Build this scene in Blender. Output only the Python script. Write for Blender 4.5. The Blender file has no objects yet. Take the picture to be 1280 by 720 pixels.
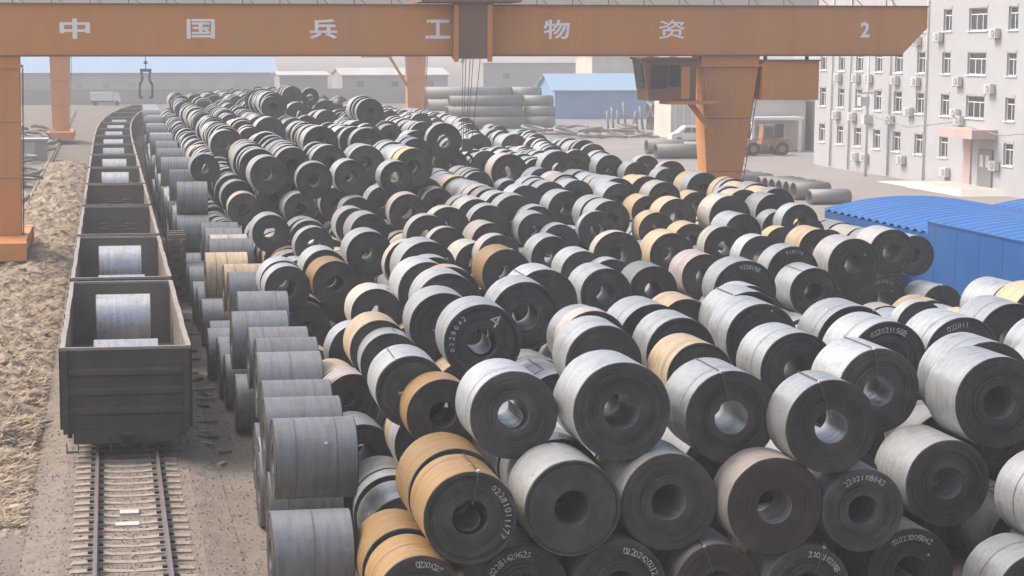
import bpy, math, random
from mathutils import Vector, Matrix
random.seed(11)
R = math.radians
sc = bpy.context.scene
col = sc.collection

# ------------------------------------------------------------------ camera
cam = bpy.data.cameras.new('camera')
cam.sensor_width = 36.0
cam.lens = 67.5
cam.shift_x = 0.109375
cam.clip_start = 0.5
cam.clip_end = 9000
camo = bpy.data.objects.new('camera', cam)
col.objects.link(camo)
CAMZ = 10.7
camo.matrix_world = Matrix(((0.98870, 0.01860, -0.14870, 0.0),
                            (-0.14960, 0.12264, -0.98111, 0.0),
                            (0.0, 0.99228, 0.12403, CAMZ),
                            (0, 0, 0, 1)))
import mathutils
_q = mathutils.Euler((R(90 - 7.125), 0, R(-8.60485)), 'XYZ')
camo.matrix_world = Matrix.Translation((0, 0, CAMZ)) @ _q.to_matrix().to_4x4()
sc.camera = camo

# ------------------------------------------------------------------ sky, sun, exposure
SUN_EL, SUN_AZ = 52.0, -68.0          # hazy sun, from the left and a little behind the yard
w = bpy.data.worlds.new('World'); sc.world = w; w.use_nodes = True
nt = w.node_tree
sky = nt.nodes.new('ShaderNodeTexSky')
sky.sky_type = 'NISHITA'; sky.sun_disc = False
sky.sun_elevation = R(SUN_EL); sky.sun_rotation = R(SUN_AZ)
sky.air_density = 1.0; sky.dust_density = 6.0; sky.ozone_density = 0.4
bg = nt.nodes['Background']; bg.inputs['Strength'].default_value = 0.15
nt.links.new(sky.outputs[0], bg.inputs['Color'])
sl = bpy.data.lights.new('sun', 'SUN'); sl.energy = 1.0; sl.angle = R(18.0); sl.color = (1.0, 0.98, 0.955)
so = bpy.data.objects.new('sun', sl); col.objects.link(so)
_d = Vector((math.sin(R(SUN_AZ)) * math.cos(R(SUN_EL)), math.cos(R(SUN_AZ)) * math.cos(R(SUN_EL)), math.sin(R(SUN_EL))))
so.rotation_euler = _d.to_track_quat('Z', 'Y').to_euler()
sc.view_settings.view_transform = 'Standard'; sc.view_settings.look = 'None'
sc.view_settings.gamma = 1.0; sc.view_settings.use_curve_mapping = False
sc.view_settings.exposure = 0.96
try:
    sc.cycles.volume_bounces = 1
except Exception:
    pass

# ------------------------------------------------------------------ materials
MATS = {}
def _noise(nt, scale, detail=4, vec=None, rough=0.6):
    n = nt.nodes.new('ShaderNodeTexNoise'); n.inputs['Scale'].default_value = scale
    n.inputs['Detail'].default_value = detail; n.inputs['Roughness'].default_value = rough
    if vec is not None: nt.links.new(vec, n.inputs['Vector'])
    return n
def _ramp(nt, src, stops):
    r = nt.nodes.new('ShaderNodeValToRGB')
    el = r.color_ramp.elements
    while len(el) < len(stops): el.new(0.5)
    for e, (p, c) in zip(el, stops):
        e.position = p; e.color = (c[0], c[1], c[2], 1) if isinstance(c, (tuple, list)) else (c, c, c, 1)
    nt.links.new(src, r.inputs['Fac']); return r
def _mix(nt, kind, a, b, fac):
    m = nt.nodes.new('ShaderNodeMix'); m.data_type = 'RGBA'; m.blend_type = kind
    for s, v in ((m.inputs['A'], a), (m.inputs['B'], b)):
        if isinstance(v, (tuple, list)): s.default_value = (v[0], v[1], v[2], 1)
        else: nt.links.new(v, s)
    f = m.inputs['Factor']
    if isinstance(fac, (int, float)): f.default_value = fac
    else: nt.links.new(fac, f)
    return m.outputs['Result']
def mat(name, c, rough=0.7, metal=0.0, c2=None, scale=1.5, amt=0.6, bump=0.0, bscale=None, stretch=None, spec=0.4, dirt=None, coords='Object'):
    """principled surface: base colour mottled with a second colour, optional dirt patches and fine relief"""
    if name in MATS: return MATS[name]
    m = bpy.data.materials.new(name); m.use_nodes = True; nt = m.node_tree
    b = nt.nodes['Principled BSDF']
    b.inputs['Roughness'].default_value = rough; b.inputs['Metallic'].default_value = metal
    b.inputs['Specular IOR Level'].default_value = spec
    tc = nt.nodes.new('ShaderNodeTexCoord'); v = tc.outputs[coords]
    if stretch:
        mp = nt.nodes.new('ShaderNodeMapping'); mp.inputs['Scale'].default_value = stretch
        nt.links.new(v, mp.inputs['Vector']); v = mp.outputs['Vector']
    if c2 is None: c2 = tuple(x * 0.72 for x in c)
    n = _noise(nt, scale, 6, v)
    rp = _ramp(nt, n.outputs['Fac'], [(0.35, 0.0), (0.68, 1.0)])
    mlt = nt.nodes.new('ShaderNodeMath'); mlt.operation = 'MULTIPLY'; mlt.inputs[1].default_value = amt
    nt.links.new(rp.outputs['Color'], mlt.inputs[0])
    out = _mix(nt, 'MIX', c, c2, mlt.outputs[0])
    if dirt:
        n2 = _noise(nt, scale * 0.37, 8, v, 0.7)
        rp2 = _ramp(nt, n2.outputs['Fac'], [(0.5, 0.0), (0.66, 0.8)])
        out = _mix(nt, 'MIX', out, dirt, rp2.outputs['Color'])
    nt.links.new(out, b.inputs['Base Color'])
    if bump:
        n3 = _noise(nt, bscale or scale * 6, 8, v)
        bp = nt.nodes.new('ShaderNodeBump'); bp.inputs['Strength'].default_value = min(1, bump); bp.inputs['Distance'].default_value = 0.05
        nt.links.new(n3.outputs['Fac'], bp.inputs['Height']); nt.links.new(bp.outputs['Normal'], b.inputs['Normal'])
    MATS[name] = m; return m

def coil_mats(key, side, face, metal, rough):
    """outer wrap and wound edge of a steel coil; every coil differs a little"""
    out = []
    for kind in ('wrap', 'edge'):
        m = bpy.data.materials.new('coil_%s_%s' % (key, kind)); m.use_nodes = True; nt = m.node_tree
        b = nt.nodes['Principled BSDF']
        tc = nt.nodes.new('ShaderNodeTexCoord'); oi = nt.nodes.new('ShaderNodeObjectInfo')
        at = nt.nodes.new('ShaderNodeAttribute'); at.attribute_name = 'rnd'
        add = nt.nodes.new('ShaderNodeMath'); add.operation = 'ADD'
        nt.links.new(oi.outputs['Random'], add.inputs[0]); nt.links.new(at.outputs['Fac'], add.inputs[1])
        fr = nt.nodes.new('ShaderNodeMath'); fr.operation = 'FRACT'; nt.links.new(add.outputs[0], fr.inputs[0])
        off = nt.nodes.new('ShaderNodeVectorMath'); off.operation = 'SCALE'; off.inputs[0].default_value = (37, 53, 91)
        nt.links.new(fr.outputs[0], off.inputs['Scale'])
        ad = nt.nodes.new('ShaderNodeVectorMath'); ad.operation = 'ADD'
        nt.links.new(tc.outputs['Object'], ad.inputs[0]); nt.links.new(off.outputs['Vector'], ad.inputs[1])
        v = ad.outputs['Vector']
        base = side if kind == 'wrap' else face
        lo = tuple(x * (0.58 if kind == 'wrap' else 0.32) for x in base)
        if kind == 'wrap':
            mp = nt.nodes.new('ShaderNodeMapping'); mp.inputs['Scale'].default_value = (0.7, 9.0, 0.7)
            nt.links.new(v, mp.inputs['Vector'])
            n1 = _noise(nt, 1.6, 5, mp.outputs['Vector'])
            r1 = _ramp(nt, n1.outputs['Fac'], [(0.3, 0.0), (0.70, 0.85)])
            c = _mix(nt, 'MIX', base, lo, r1.outputs['Color'])
            n2 = _noise(nt, 2.3, 8, v, 0.7)
            r2 = _ramp(nt, n2.outputs['Fac'], [(0.52, 0.0), (0.70, 0.6)])
            c = _mix(nt, 'MIX', c, (0.235, 0.215, 0.195), r2.outputs['Color'])
            n4 = _noise(nt, 9.0, 4, v, 0.7)
            r4 = _ramp(nt, n4.outputs['Fac'], [(0.58, 0.0), (0.72, 0.55)])
            c = _mix(nt, 'MIX', c, (0.07, 0.065, 0.06), r4.outputs['Color'])
            b.inputs['Roughness'].default_value = rough; b.inputs['Metallic'].default_value = metal
            rr = _ramp(nt, n1.outputs['Fac'], [(0.3, rough - 0.10), (0.75, rough + 0.16)])
            nt.links.new(rr.outputs['Color'], b.inputs['Roughness'])
            n3 = _noise(nt, 1.4, 3, v)
            bp = nt.nodes.new('ShaderNodeBump'); bp.inputs['Strength'].default_value = 0.35; bp.inputs['Distance'].default_value = 0.06
            nt.links.new(n3.outputs['Fac'], bp.inputs['Height']); nt.links.new(bp.outputs['Normal'], b.inputs['Normal'])
        else:
            # fine wound layers: a noise read only along the radius
            sx = nt.nodes.new('ShaderNodeSeparateXYZ'); nt.links.new(tc.outputs['Object'], sx.inputs[0])
            cb = nt.nodes.new('ShaderNodeCombineXYZ'); nt.links.new(sx.outputs['X'], cb.inputs['X']); nt.links.new(sx.outputs['Z'], cb.inputs['Y'])
            ln = nt.nodes.new('ShaderNodeVectorMath'); ln.operation = 'LENGTH'; nt.links.new(cb.outputs[0], ln.inputs[0])
            c2 = nt.nodes.new('ShaderNodeCombineXYZ'); nt.links.new(ln.outputs['Value'], c2.inputs['X']); nt.links.new(fr.outputs[0], c2.inputs['Y'])
            n1 = _noise(nt, 26.0, 5, c2.outputs[0], 0.75)
            r1 = _ramp(nt, n1.outputs['Fac'], [(0.36, 0.0), (0.64, 1.0)])
            c = _mix(nt, 'MIX', base, lo, r1.outputs['Color'])
            n2 = _noise(nt, 1.7, 8, v, 0.7)
            r2 = _ramp(nt, n2.outputs['Fac'], [(0.46, 0.0), (0.66, 0.75)])
            c = _mix(nt, 'MIX', c, (0.10, 0.09, 0.08), r2.outputs['Color'])
            n5 = _noise(nt, 34.0, 2, v, 0.5)
            r5 = _ramp(nt, n5.outputs['Fac'], [(0.70, 0.0), (0.76, 0.55)])
            c = _mix(nt, 'MIX', c, (0.34, 0.33, 0.31), r5.outputs['Color'])  # bright flecks: scratches, and edge glints painted into the colour
            b.inputs['Roughness'].default_value = 0.62; b.inputs['Metallic'].default_value = 0.15
            bp = nt.nodes.new('ShaderNodeBump'); bp.inputs['Strength'].default_value = 0.4; bp.inputs['Distance'].default_value = 0.02
            nt.links.new(n1.outputs['Fac'], bp.inputs['Height']); nt.links.new(bp.outputs['Normal'], b.inputs['Normal'])
        # brightness from coil to coil
        mr = nt.nodes.new('ShaderNodeMapRange'); mr.inputs['To Min'].default_value = 0.78; mr.inputs['To Max'].default_value = 1.14
        nt.links.new(fr.outputs[0], mr.inputs['Value'])
        hs = nt.nodes.new('ShaderNodeHueSaturation'); nt.links.new(mr.outputs[0], hs.inputs['Value']); nt.links.new(c, hs.inputs['Color'])
        nt.links.new(hs.outputs['Color'], b.inputs['Base Color'])
        out.append(m)
    return out
CKEY = ['g', 'd', 'd2', 'brown', 'brown2', 'tan', 'tan2', 'pale', 'pink']
CMAT = {
    'g': coil_mats('grey', (0.49, 0.505, 0.515), (0.066, 0.072, 0.075), 0.50, 0.37),
    'd': coil_mats('dark', (0.235, 0.245, 0.255), (0.060, 0.063, 0.067), 0.42, 0.45),
    'd2': coil_mats('oily', (0.48, 0.47, 0.45), (0.062, 0.066, 0.057), 0.45, 0.44),
    'brown': coil_mats('rusty', (0.50, 0.45, 0.41), (0.090, 0.064, 0.053), 0.35, 0.55),
    'brown2': coil_mats('umber', (0.46, 0.44, 0.42), (0.080, 0.070, 0.062), 0.35, 0.50),
    'tan': coil_mats('ochre', (0.31, 0.18, 0.062), (0.068, 0.063, 0.058), 0.10, 0.50),
    'tan2': coil_mats('tan', (0.52, 0.40, 0.255), (0.092, 0.075, 0.057), 0.15, 0.52),
    'pale': coil_mats('cream', (0.52, 0.50, 0.44), (0.088, 0.086, 0.076), 0.30, 0.50),
    'pink': coil_mats('pinkish', (0.50, 0.44, 0.42), (0.088, 0.078, 0.077), 0.30, 0.50),
}
M_BAND = mat('band_steel', (0.13, 0.13, 0.13), 0.5, 0.4)
M_BORE_SHADE = mat('coil_bore_shade', (0.20, 0.195, 0.19), 0.6, 0.2, scale=3)  # bore darkened in the colour, for the light other coils would block
M_STRAP = mat('strap_steel', (0.10, 0.10, 0.10), 0.5, 0.6)
M_PAINT = mat('marker_paint', (0.66, 0.66, 0.64), 0.8, c2=(0.22, 0.22, 0.215), scale=16, amt=0.95)

# ------------------------------------------------------------------ mesh helpers
class MB:
    def __init__(s): s.v = []; s.f = []; s.m = []; s.sm = []
    def face(s, pts, mi=0, smooth=False):
        i = len(s.v); s.v += [tuple(p) for p in pts]; s.f.append(tuple(range(i, i + len(pts)))); s.m.append(mi); s.sm.append(smooth)
    def box(s, x0, x1, y0, y1, z0, z1, mi=0):
        i = len(s.v)
        s.v += [(x0, y0, z0), (x1, y0, z0), (x1, y1, z0), (x0, y1, z0), (x0, y0, z1), (x1, y0, z1), (x1, y1, z1), (x0, y1, z1)]
        for q in ((3, 2, 1, 0), (4, 5, 6, 7), (0, 1, 5, 4), (1, 2, 6, 5), (2, 3, 7, 6), (3, 0, 4, 7)):
            s.f.append(tuple(i + k for k in q)); s.m.append(mi); s.sm.append(False)
        return s
    def hexa(s, bot, top, mi=0):
        i = len(s.v); s.v += [tuple(p) for p in bot] + [tuple(p) for p in top]
        for q in ((3, 2, 1, 0), (4, 5, 6, 7), (0, 1, 5, 4), (1, 2, 6, 5), (2, 3, 7, 6), (3, 0, 4, 7)):
            s.f.append(tuple(i + k for k in q)); s.m.append(mi); s.sm.append(False)
        return s
    def cyl(s, p0, p1, r, n=12, r2=None, mi=0, caps=True):
        p0, p1 = Vector(p0), Vector(p1); r2 = r if r2 is None else r2
        d = (p1 - p0).normalized(); a = d.orthogonal().normalized(); b = d.cross(a)
        i = len(s.v)
        for p, rr in ((p0, r), (p1, r2)):
            for k in range(n):
                t = 2 * math.pi * k / n; q = p + a * math.cos(t) * rr + b * math.sin(t) * rr; s.v.append(tuple(q))
        for k in range(n):
            j = (k + 1) % n; s.f.append((i + k, i + j, i + n + j, i + n + k)); s.m.append(mi); s.sm.append(True)
        if caps:
            s.f.append(tuple(i + k for k in range(n - 1, -1, -1))); s.f.append(tuple(i + n + k for k in range(n))); s.m += [mi, mi]; s.sm += [False, False]
        return s
    def pipe(s, p0, p1, r, ri, n=20, mi=0, mi2=0):
        """hollow tube with open ends"""
        p0, p1 = Vector(p0), Vector(p1); d = (p1 - p0).normalized(); a = d.orthogonal().normalized(); b = d.cross(a)
        i = len(s.v)
        for p, rr in ((p0, r), (p1, r), (p1, ri), (p0, ri)):
            for k in range(n):
                t = 2 * math.pi * k / n; s.v.append(tuple(p + a * math.cos(t) * rr + b * math.sin(t) * rr))
        for g in range(4):
            h = (g + 1) % 4
            for k in range(n):
                j = (k + 1) % n; s.f.append((i + g * n + k, i + g * n + j, i + h * n + j, i + h * n + k)); s.m.append(mi if g in (0,) else mi2); s.sm.append(g in (0, 2))
        return s
    def tube(s, pts, r, n=6, mi=0):
        for a, b in zip(pts[:-1], pts[1:]): s.cyl(a, b, r, n, mi=mi)
        return s
    def mesh(s, name, mats):
        me = bpy.data.meshes.new(name); me.from_pydata(s.v, [], s.f)
        for m in (mats if isinstance(mats, (list, tuple)) else [mats]): me.materials.append(m)
        me.polygons.foreach_set('material_index', s.m); me.polygons.foreach_set('use_smooth', s.sm)
        me.update(); return me
    def build(s, name, mats, parent=None, loc=None):
        o = bpy.data.objects.new(name, s.mesh(name, mats)); col.objects.link(o)
        if parent is not None: o.parent = parent
        if loc is not None: o.location = loc
        return o
def box(x0, x1, y0, y1, z0, z1): return MB().box(x0, x1, y0, y1, z0, z1)
def tag(o, label=None, cat=None, group=None, kind=None):
    if label: o['label'] = label
    if cat: o['category'] = cat
    if group: o['group'] = group
    if kind: o['kind'] = kind
    return o
def empty(name, loc, label, cat, group=None, rz=0.0):
    o = bpy.data.objects.new(name, None); col.objects.link(o); o.location = loc; o.rotation_euler = (0, 0, rz)
    o.empty_display_size = 0.3
    return tag(o, label, cat, group)
def copy_tree(o, parent=None):
    c = o.copy(); col.objects.link(c); c.parent = parent
    for ch in o.children: copy_tree(ch, c)
    return c
ORD = ['zeroth', 'first', 'second', 'third', 'fourth', 'fifth', 'sixth', 'seventh', 'eighth', 'ninth', 'tenth', 'eleventh', 'twelfth', 'thirteenth', 'fourteenth', 'fifteenth', 'sixteenth', 'seventeenth', 'eighteenth', 'nineteenth', 'twentieth']
def ordn(n):
    if n <= 20: return ORD[n]
    return '%d%s' % (n, {1: 'st', 2: 'nd', 3: 'rd'}.get(n % 10 if n % 100 not in (11, 12, 13) else 0, 'th'))

# ------------------------------------------------------------------ ground
M_DIRT = mat('dirt', (0.20, 0.168, 0.135), 0.95, c2=(0.115, 0.098, 0.082), scale=0.35, amt=0.8, bump=0.9, bscale=6, dirt=(0.165, 0.135, 0.105))
M_CONC = mat('yard_concrete', (0.26, 0.235, 0.22), 0.9, c2=(0.20, 0.18, 0.17), scale=0.12, amt=0.8, bump=0.2, bscale=4)
M_BALLAST = mat('ballast', (0.235, 0.20, 0.16), 0.95, c2=(0.155, 0.13, 0.105), scale=3, amt=0.9, bump=1.0, bscale=14)
g = MB(); g.face([(-1500, -60, 0), (1500, -60, 0), (1500, 2600, 0), (-1500, 2600, 0)])
tag(g.build('ground', M_DIRT), kind='structure')
g = MB(); g.face([(47.5, 90, 0.006), (130, 60, 0.006), (130, 330, 0.006), (60, 330, 0.006), (36, 215, 0.006), (36, 128, 0.006)])
tag(g.build('yard_pavement', M_CONC), kind='structure')
def track_x(y): return 0.32 if y < 150 else 0.32 + 3.2e-6 * (y - 150) ** 3
g = MB()
ys = [18 + 4 * k for k in range(70)]
for a, b in zip(ys[:-1], ys[1:]):
    for (xa, za), (xb, zb) in (((-2.3, 0.004), (-1.5, 0.19)), ((-1.5, 0.19), (1.5, 0.19)), ((1.5, 0.19), (2.3, 0.004))):
        g.face([(track_x(a) + xa, a, za), (track_x(a) + xb, a, zb), (track_x(b) + xb, b, zb), (track_x(b) + xa, b, za)])
tag(g.build('track_bed', M_BALLAST), kind='structure')

# railway track: rails and sleepers
M_RAIL = mat('rail_steel', (0.21, 0.185, 0.19), 0.55, 0.5, c2=(0.17, 0.11, 0.075), scale=4, stretch=(3, 0.3, 3))
M_SLEEPER = mat('sleeper_concrete', (0.33, 0.28, 0.23), 0.9, c2=(0.20, 0.165, 0.13), scale=3, bump=0.4, bscale=22)
M_BLACK = mat('black_iron', (0.035, 0.033, 0.032), 0.7, 0.3)
trk = empty('railway_track', (0.32, 30, 0), 'railway track with concrete sleepers running under the goods train', 'railway track')
TP = Matrix.Translation((-0.32, -30, 0))
for sx in (-0.755, 0.755):
    b = MB(); yy = [18 + 6 * k for k in range(46)]
    for a, c in zip(yy[:-1], yy[1:]):
        for x0, x1, z0, z1 in ((-0.066, 0.066, 0.235, 0.262), (-0.012, 0.012, 0.262, 0.355), (-0.036, 0.036, 0.355, 0.395)):
            xa, xc = track_x(a) + sx, track_x(c) + sx
            b.hexa([(xa + x0, a, z0), (xa + x1, a, z0), (xc + x1, c, z0), (xc + x0, c, z0)], [(xa + x0, a, z1), (xa + x1, a, z1), (xc + x1, c, z1), (xc + x0, c, z1)])
    o = b.build('rail', M_RAIL, trk); o.matrix_parent_inverse = TP
prof = [(-1.27, 0.20), (-1.24, 0.222), (-0.95, 0.235), (-0.56, 0.235), (-0.4, 0.212), (0, 0.200), (0.4, 0.212), (0.56, 0.235), (0.95, 0.235), (1.24, 0.222), (1.27, 0.20)]
sb = MB()
for (xa, za), (xb, zb) in zip(prof[:-1], prof[1:]):
    ha, hb = (0.10 if abs(xa) < 0.45 else 0.12), (0.10 if abs(xb) < 0.45 else 0.12)
    sb.hexa([(xa, -ha - 0.03, 0.03), (xb, -hb - 0.03, 0.03), (xb, hb + 0.03, 0.03), (xa, ha + 0.03, 0.03)], [(xa, -ha, za), (xb, -hb, zb), (xb, hb, zb), (xa, ha, za)])
sl_me = sb.mesh('sleeper', M_SLEEPER)
cl = MB()
for k in range(52):
    y = 31 + 0.66 * k + random.uniform(-0.03, 0.03)
    o = bpy.data.objects.new('sleeper', sl_me); col.objects.link(o); o.parent = trk; o.matrix_parent_inverse = TP
    o.location = (0.32 + random.uniform(-0.02, 0.02), y, 0); o.rotation_euler = (0, 0, random.uniform(-0.012, 0.012))
    for sx in (-0.755, 0.755):
        for s2 in (-0.11, 0.11): cl.box(0.32 + sx + s2 - 0.05, 0.32 + sx + s2 + 0.05, y - 0.06, y + 0.06, 0.236, 0.285)
o = cl.build('rail_clips', M_BLACK, trk); o.matrix_parent_inverse = TP; o['kind'] = 'stuff'

# ------------------------------------------------------------------ loose stones, rubble, straw
def scatter(name, n, place, size, mats, label, cat, flat=0.5, jag=0.45, weights=None, long=1.0, smooth=False):
    b = MB()
    base = [(1, 0, 0), (-1, 0, 0), (0, 1, 0), (0, -1, 0), (0, 0, 1), (0, 0, -1)]
    fc = [(0, 2, 4), (2, 1, 4), (1, 3, 4), (3, 0, 4), (2, 0, 5), (1, 2, 5), (3, 1, 5), (0, 3, 5)]
    for _ in range(n):
        x, y, z = place(); s = random.uniform(*size); a = random.uniform(0, 6.28) if long == 1.0 else random.gauss(0, .45)
        ex, ey, ez = s * long * random.uniform(0.7, 1.5), s * random.uniform(0.6, 1.1), s * flat * random.uniform(0.6, 1.3)
        i = len(b.v); ca, sa = math.cos(a), math.sin(a)
        for p in base:
            q = [p[0] * ex * random.uniform(1 - jag, 1 + jag), p[1] * ey * random.uniform(1 - jag, 1 + jag), p[2] * ez * random.uniform(1 - jag, 1 + jag)]
            q[0] += random.uniform(-.2, .2) * s; q[1] += random.uniform(-.2, .2) * s
            b.v.append((x + q[0] * ca - q[1] * sa, y + q[0] * sa + q[1] * ca, z + q[2] + ez * 0.5))
        mi = random.choices(range(len(mats)), weights)[0] if weights else random.randrange(len(mats))
        for f in fc: b.f.append(tuple(i + k for k in f)); b.m.append(mi); b.sm.append(smooth)
    return tag(b.build(name, mats), label, cat, kind='stuff')
S1 = mat('stone_grey', (0.22, 0.195, 0.165), 0.95, scale=3); S2 = mat('stone_brown', (0.185, 0.155, 0.12), 0.95, scale=3); S3 = mat('stone_pale', (0.30, 0.27, 0.235), 0.95, scale=3)
def pl_ballast():
    y = 34 + 27 * random.random() ** 1.4; x = random.gauss(0, 1.15)
    x = max(-2.3, min(2.3, x)); z = 0.182 if abs(x) < 1.5 else 0.182 * max(0, (2.3 - abs(x)) / 0.8)
    return 0.32 + x, y, z
scatter('ballast_stones', 9000, pl_ballast, (0.015, 0.032), [S1, S2, S3], 'small grey ballast stones packed between the concrete sleepers', 'ballast', 0.8, weights=[5, 4, 1])
def pl_ground():
    y = 35 + 60 * random.random() ** 1.6
    x = random.choice((random.uniform(1.9, 3.6), random.uniform(-5.5, -1.6)))
    return x, y, 0
scatter('ground_gravel', 7000, pl_ground, (0.012, 0.035), [S1, S2, S3], 'loose gravel and grit on the bare earth beside the track', 'gravel', 0.6)
# straw and rubbish bank on the left of the train
T1 = mat('straw_tan', (0.37, 0.295, 0.215), 0.95, c2=(0.22, 0.175, 0.13), scale=1.6, amt=0.9, bump=1.0, bscale=9, dirt=(0.50, 0.41, 0.30))
T2 = mat('straw_pale', (0.46, 0.375, 0.275), 0.95, c2=(0.40, 0.31, 0.22), scale=3.5, bump=1.0, bscale=14)
T3 = mat('straw_brown', (0.36, 0.275, 0.19), 0.95, c2=(0.22, 0.16, 0.11), scale=3.5, bump=1.0, bscale=14)
def bank_h(x, y):
    u = (x + 3.9) / 1.9
    e = max(0.0, 1 - u * u) ** 0.6
    ph = 0.5 + 0.28 * math.sin(y * 0.9 + x * 1.3) + 0.2 * math.sin(y * 2.3 + 1.7 * x) + 0.16 * math.sin(y * 4.1 - 2.2 * x + math.sin(x * 3.1)) + 0.12 * math.sin(y * 7.3 + 3.7 * x)
    near = min(1.0, max(0.0, (y - 44) / 8.0))
    return (e * max(0.05, 0.5 * ph + 0.25 + 0.45 * mathutils.noise.fractal((x * .55, y * .8, 3.1), .8, 2.1, 5)) * 0.66 + e * 0.2 * mathutils.noise.fractal((x * 2.2, y * 3.2, 1.7), .7, 2.0, 4)) * near
b = MB(); NX, NY = 40, 640
idx = {}
for j in range(NY + 1):
    y = 42 + j * 0.215
    for i in range(NX + 1):
        x = -5.75 + 3.75 * i / NX + (0 if y < 78 else 0)
        idx[i, j] = len(b.v); b.v.append((x, y, bank_h(x, y) + random.uniform(-.03, .03) * (1 if 0 < i < NX else 0) - 0.01))
for j in range(NY):
    for i in range(NX):
        b.f.append((idx[i, j], idx[i + 1, j], idx[i + 1, j + 1], idx[i, j + 1])); b.m.append(0); b.sm.append(True)
tag(b.build('straw_bank', [T1, T2, T3]), 'low bank of matted tan straw and rubbish left of the train', 'straw', kind='stuff')
def pl_straw():
    y = 43 + 135 * random.random() ** 1.7; x = random.uniform(-5.6, -2.1)
    return x, y, bank_h(x, y) - 0.03
scatter('straw_wads', 900, pl_straw, (0.04, 0.17), [T1, T2, T3], 'tan straw wads and scraps heaped along the crane rail', 'straw', 0.5, 0.5, weights=[4, 3, 3], long=2.0, smooth=True)

b = MB()
for _ in range(24000):
    x, y, z = pl_straw(); a = random.gauss(0.1, .8); ln = random.uniform(.10, .34); wd = random.uniform(.008, .022); t = random.uniform(-.25, .35)
    ca, sa = math.cos(a), math.sin(a); z += .05 + abs(t) * ln * .4
    b.face([(x - ca * ln + sa * wd, y - sa * ln - ca * wd, z - t * ln), (x - ca * ln - sa * wd, y - sa * ln + ca * wd, z - t * ln), (x + ca * ln - sa * wd, y + sa * ln + ca * wd, z + t * ln), (x + ca * ln + sa * wd, y + sa * ln - ca * wd, z + t * ln)], random.choices((0, 1, 2), (4, 4, 2))[0])
tag(b.build('loose_straw', [T1, T2, T3]), 'loose dry straw stalks strewn over the bank left of the train', 'straw', kind='stuff')

# crane runway rails
M_CRAIL = mat('crane_rail', (0.30, 0.255, 0.215), 0.7, 0.2, c2=(0.2, 0.15, 0.11), scale=2)
for x, lab in ((-5.55, 'rusty crane rail on its low kerb left of the straw bank'), (32.15, 'crane rail under the right crane leg amid the coils')):
    b = MB(); b.box(-0.22, 0.22, 40, 330, 0.0, 0.16); b.box(-0.04, 0.04, 40, 330, 0.16, 0.30)
    tag(b.build('crane_rail', M_CRAIL, loc=(x, 0, 0)), lab, 'crane rail', 'crane runway rails')

# ------------------------------------------------------------------ steel coils
def unit_coil(key, var, n=56):
    rnd = random.Random(var * 31 + 5)
    b = MB(); h = (0.36, 0.365, 0.33, 0.38)[var]
    def ring(rf, y):
        i = len(b.v)
        for k in range(n):
            t = 2 * math.pi * k / n; r = rf(k) if callable(rf) else rf
            b.v.append((r * math.cos(t), y, r * math.sin(t)))
        return i
    def skin(i, j, mi, sm, flip=False):
        for k in range(n):
            q = (k + 1) % n
            f = (i + k, i + q, j + q, j + k)
            b.f.append(f[::-1] if flip else f); b.m.append(mi); b.sm.append(sm)
    tail = rnd.randrange(n)
    wob = [0.004 * math.sin(3 * 2 * math.pi * k / n + var) + rnd.uniform(-.0025, .0025) for k in range(n)]
    def outer(k): return 0.992 + 0.010 * (((k - tail) % n) / n) + wob[k]
    ysl = [0.012, 0.25, 0.5, 0.75, 0.988]
    prev = ring(outer, ysl[0])
    for y in ysl[1:]:
        j = ring(outer, y); skin(prev, j, 0, True); prev = j
    for front in (True, False):
        e = 0.0 if front else 1.0; sgn = 1 if front else -1
        rad = [None, 0.982, 0.94, 0.90, 0.84, 0.80, 0.72, 0.66, 0.58, 0.50, h + 0.012]
        lastr = ring(outer, e + sgn * 0.012)
        dep = 0.0
        for q in range(1, len(rad)):
            newd = dep if q == 1 else max(0.0, rnd.choice((0, 0, 0.008, 0.018, 0.034, 0.005)) + rnd.uniform(0, .004))
            a = ring(rad[q], e + sgn * dep)
            skin(lastr, a, 1, False, flip=not front)
            if abs(newd - dep) > 1e-4 and q < len(rad) - 1:
                c = ring(rad[q], e + sgn * newd); skin(a, c, 1, False, flip=not front); a = c; dep = newd
            lastr = a
        bo = ring(h, e + sgn * (dep + 0.01)); skin(lastr, bo, 1, False, flip=not front)
        if front: b0 = ring(h, e + sgn * (dep + 0.01))
        else: b1 = ring(h, e + sgn * (dep + 0.01))
    skin(b1, b0, 2 if var else 0, True)  # first variant keeps the bright wrap in its bore, others the shaded colour
    return b.mesh('steel_coil', CMAT[key] + [M_BORE_SHADE])
UC = {}
def coil_mesh(key, var):
    if (key, var) not in UC: UC[key, var] = unit_coil(key, var)
    return UC[key, var]
def band_mesh(yf, wd):
    b = MB(); n = 40
    for k in range(n):
        t0, t1 = 2 * math.pi * k / n, 2 * math.pi * (k + 1) / n; r = 1.010
        b.face([(r * math.cos(t0), yf, r * math.sin(t0)), (r * math.cos(t1), yf, r * math.sin(t1)), (r * math.cos(t1), yf + wd, r * math.sin(t1)), (r * math.cos(t0), yf + wd, r * math.sin(t0))], smooth=True)
    return b.mesh('band', M_BAND)
BANDS = [band_mesh(f, 0.013) for f in (0.24, 0.5, 0.74, 0.36)]
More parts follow.
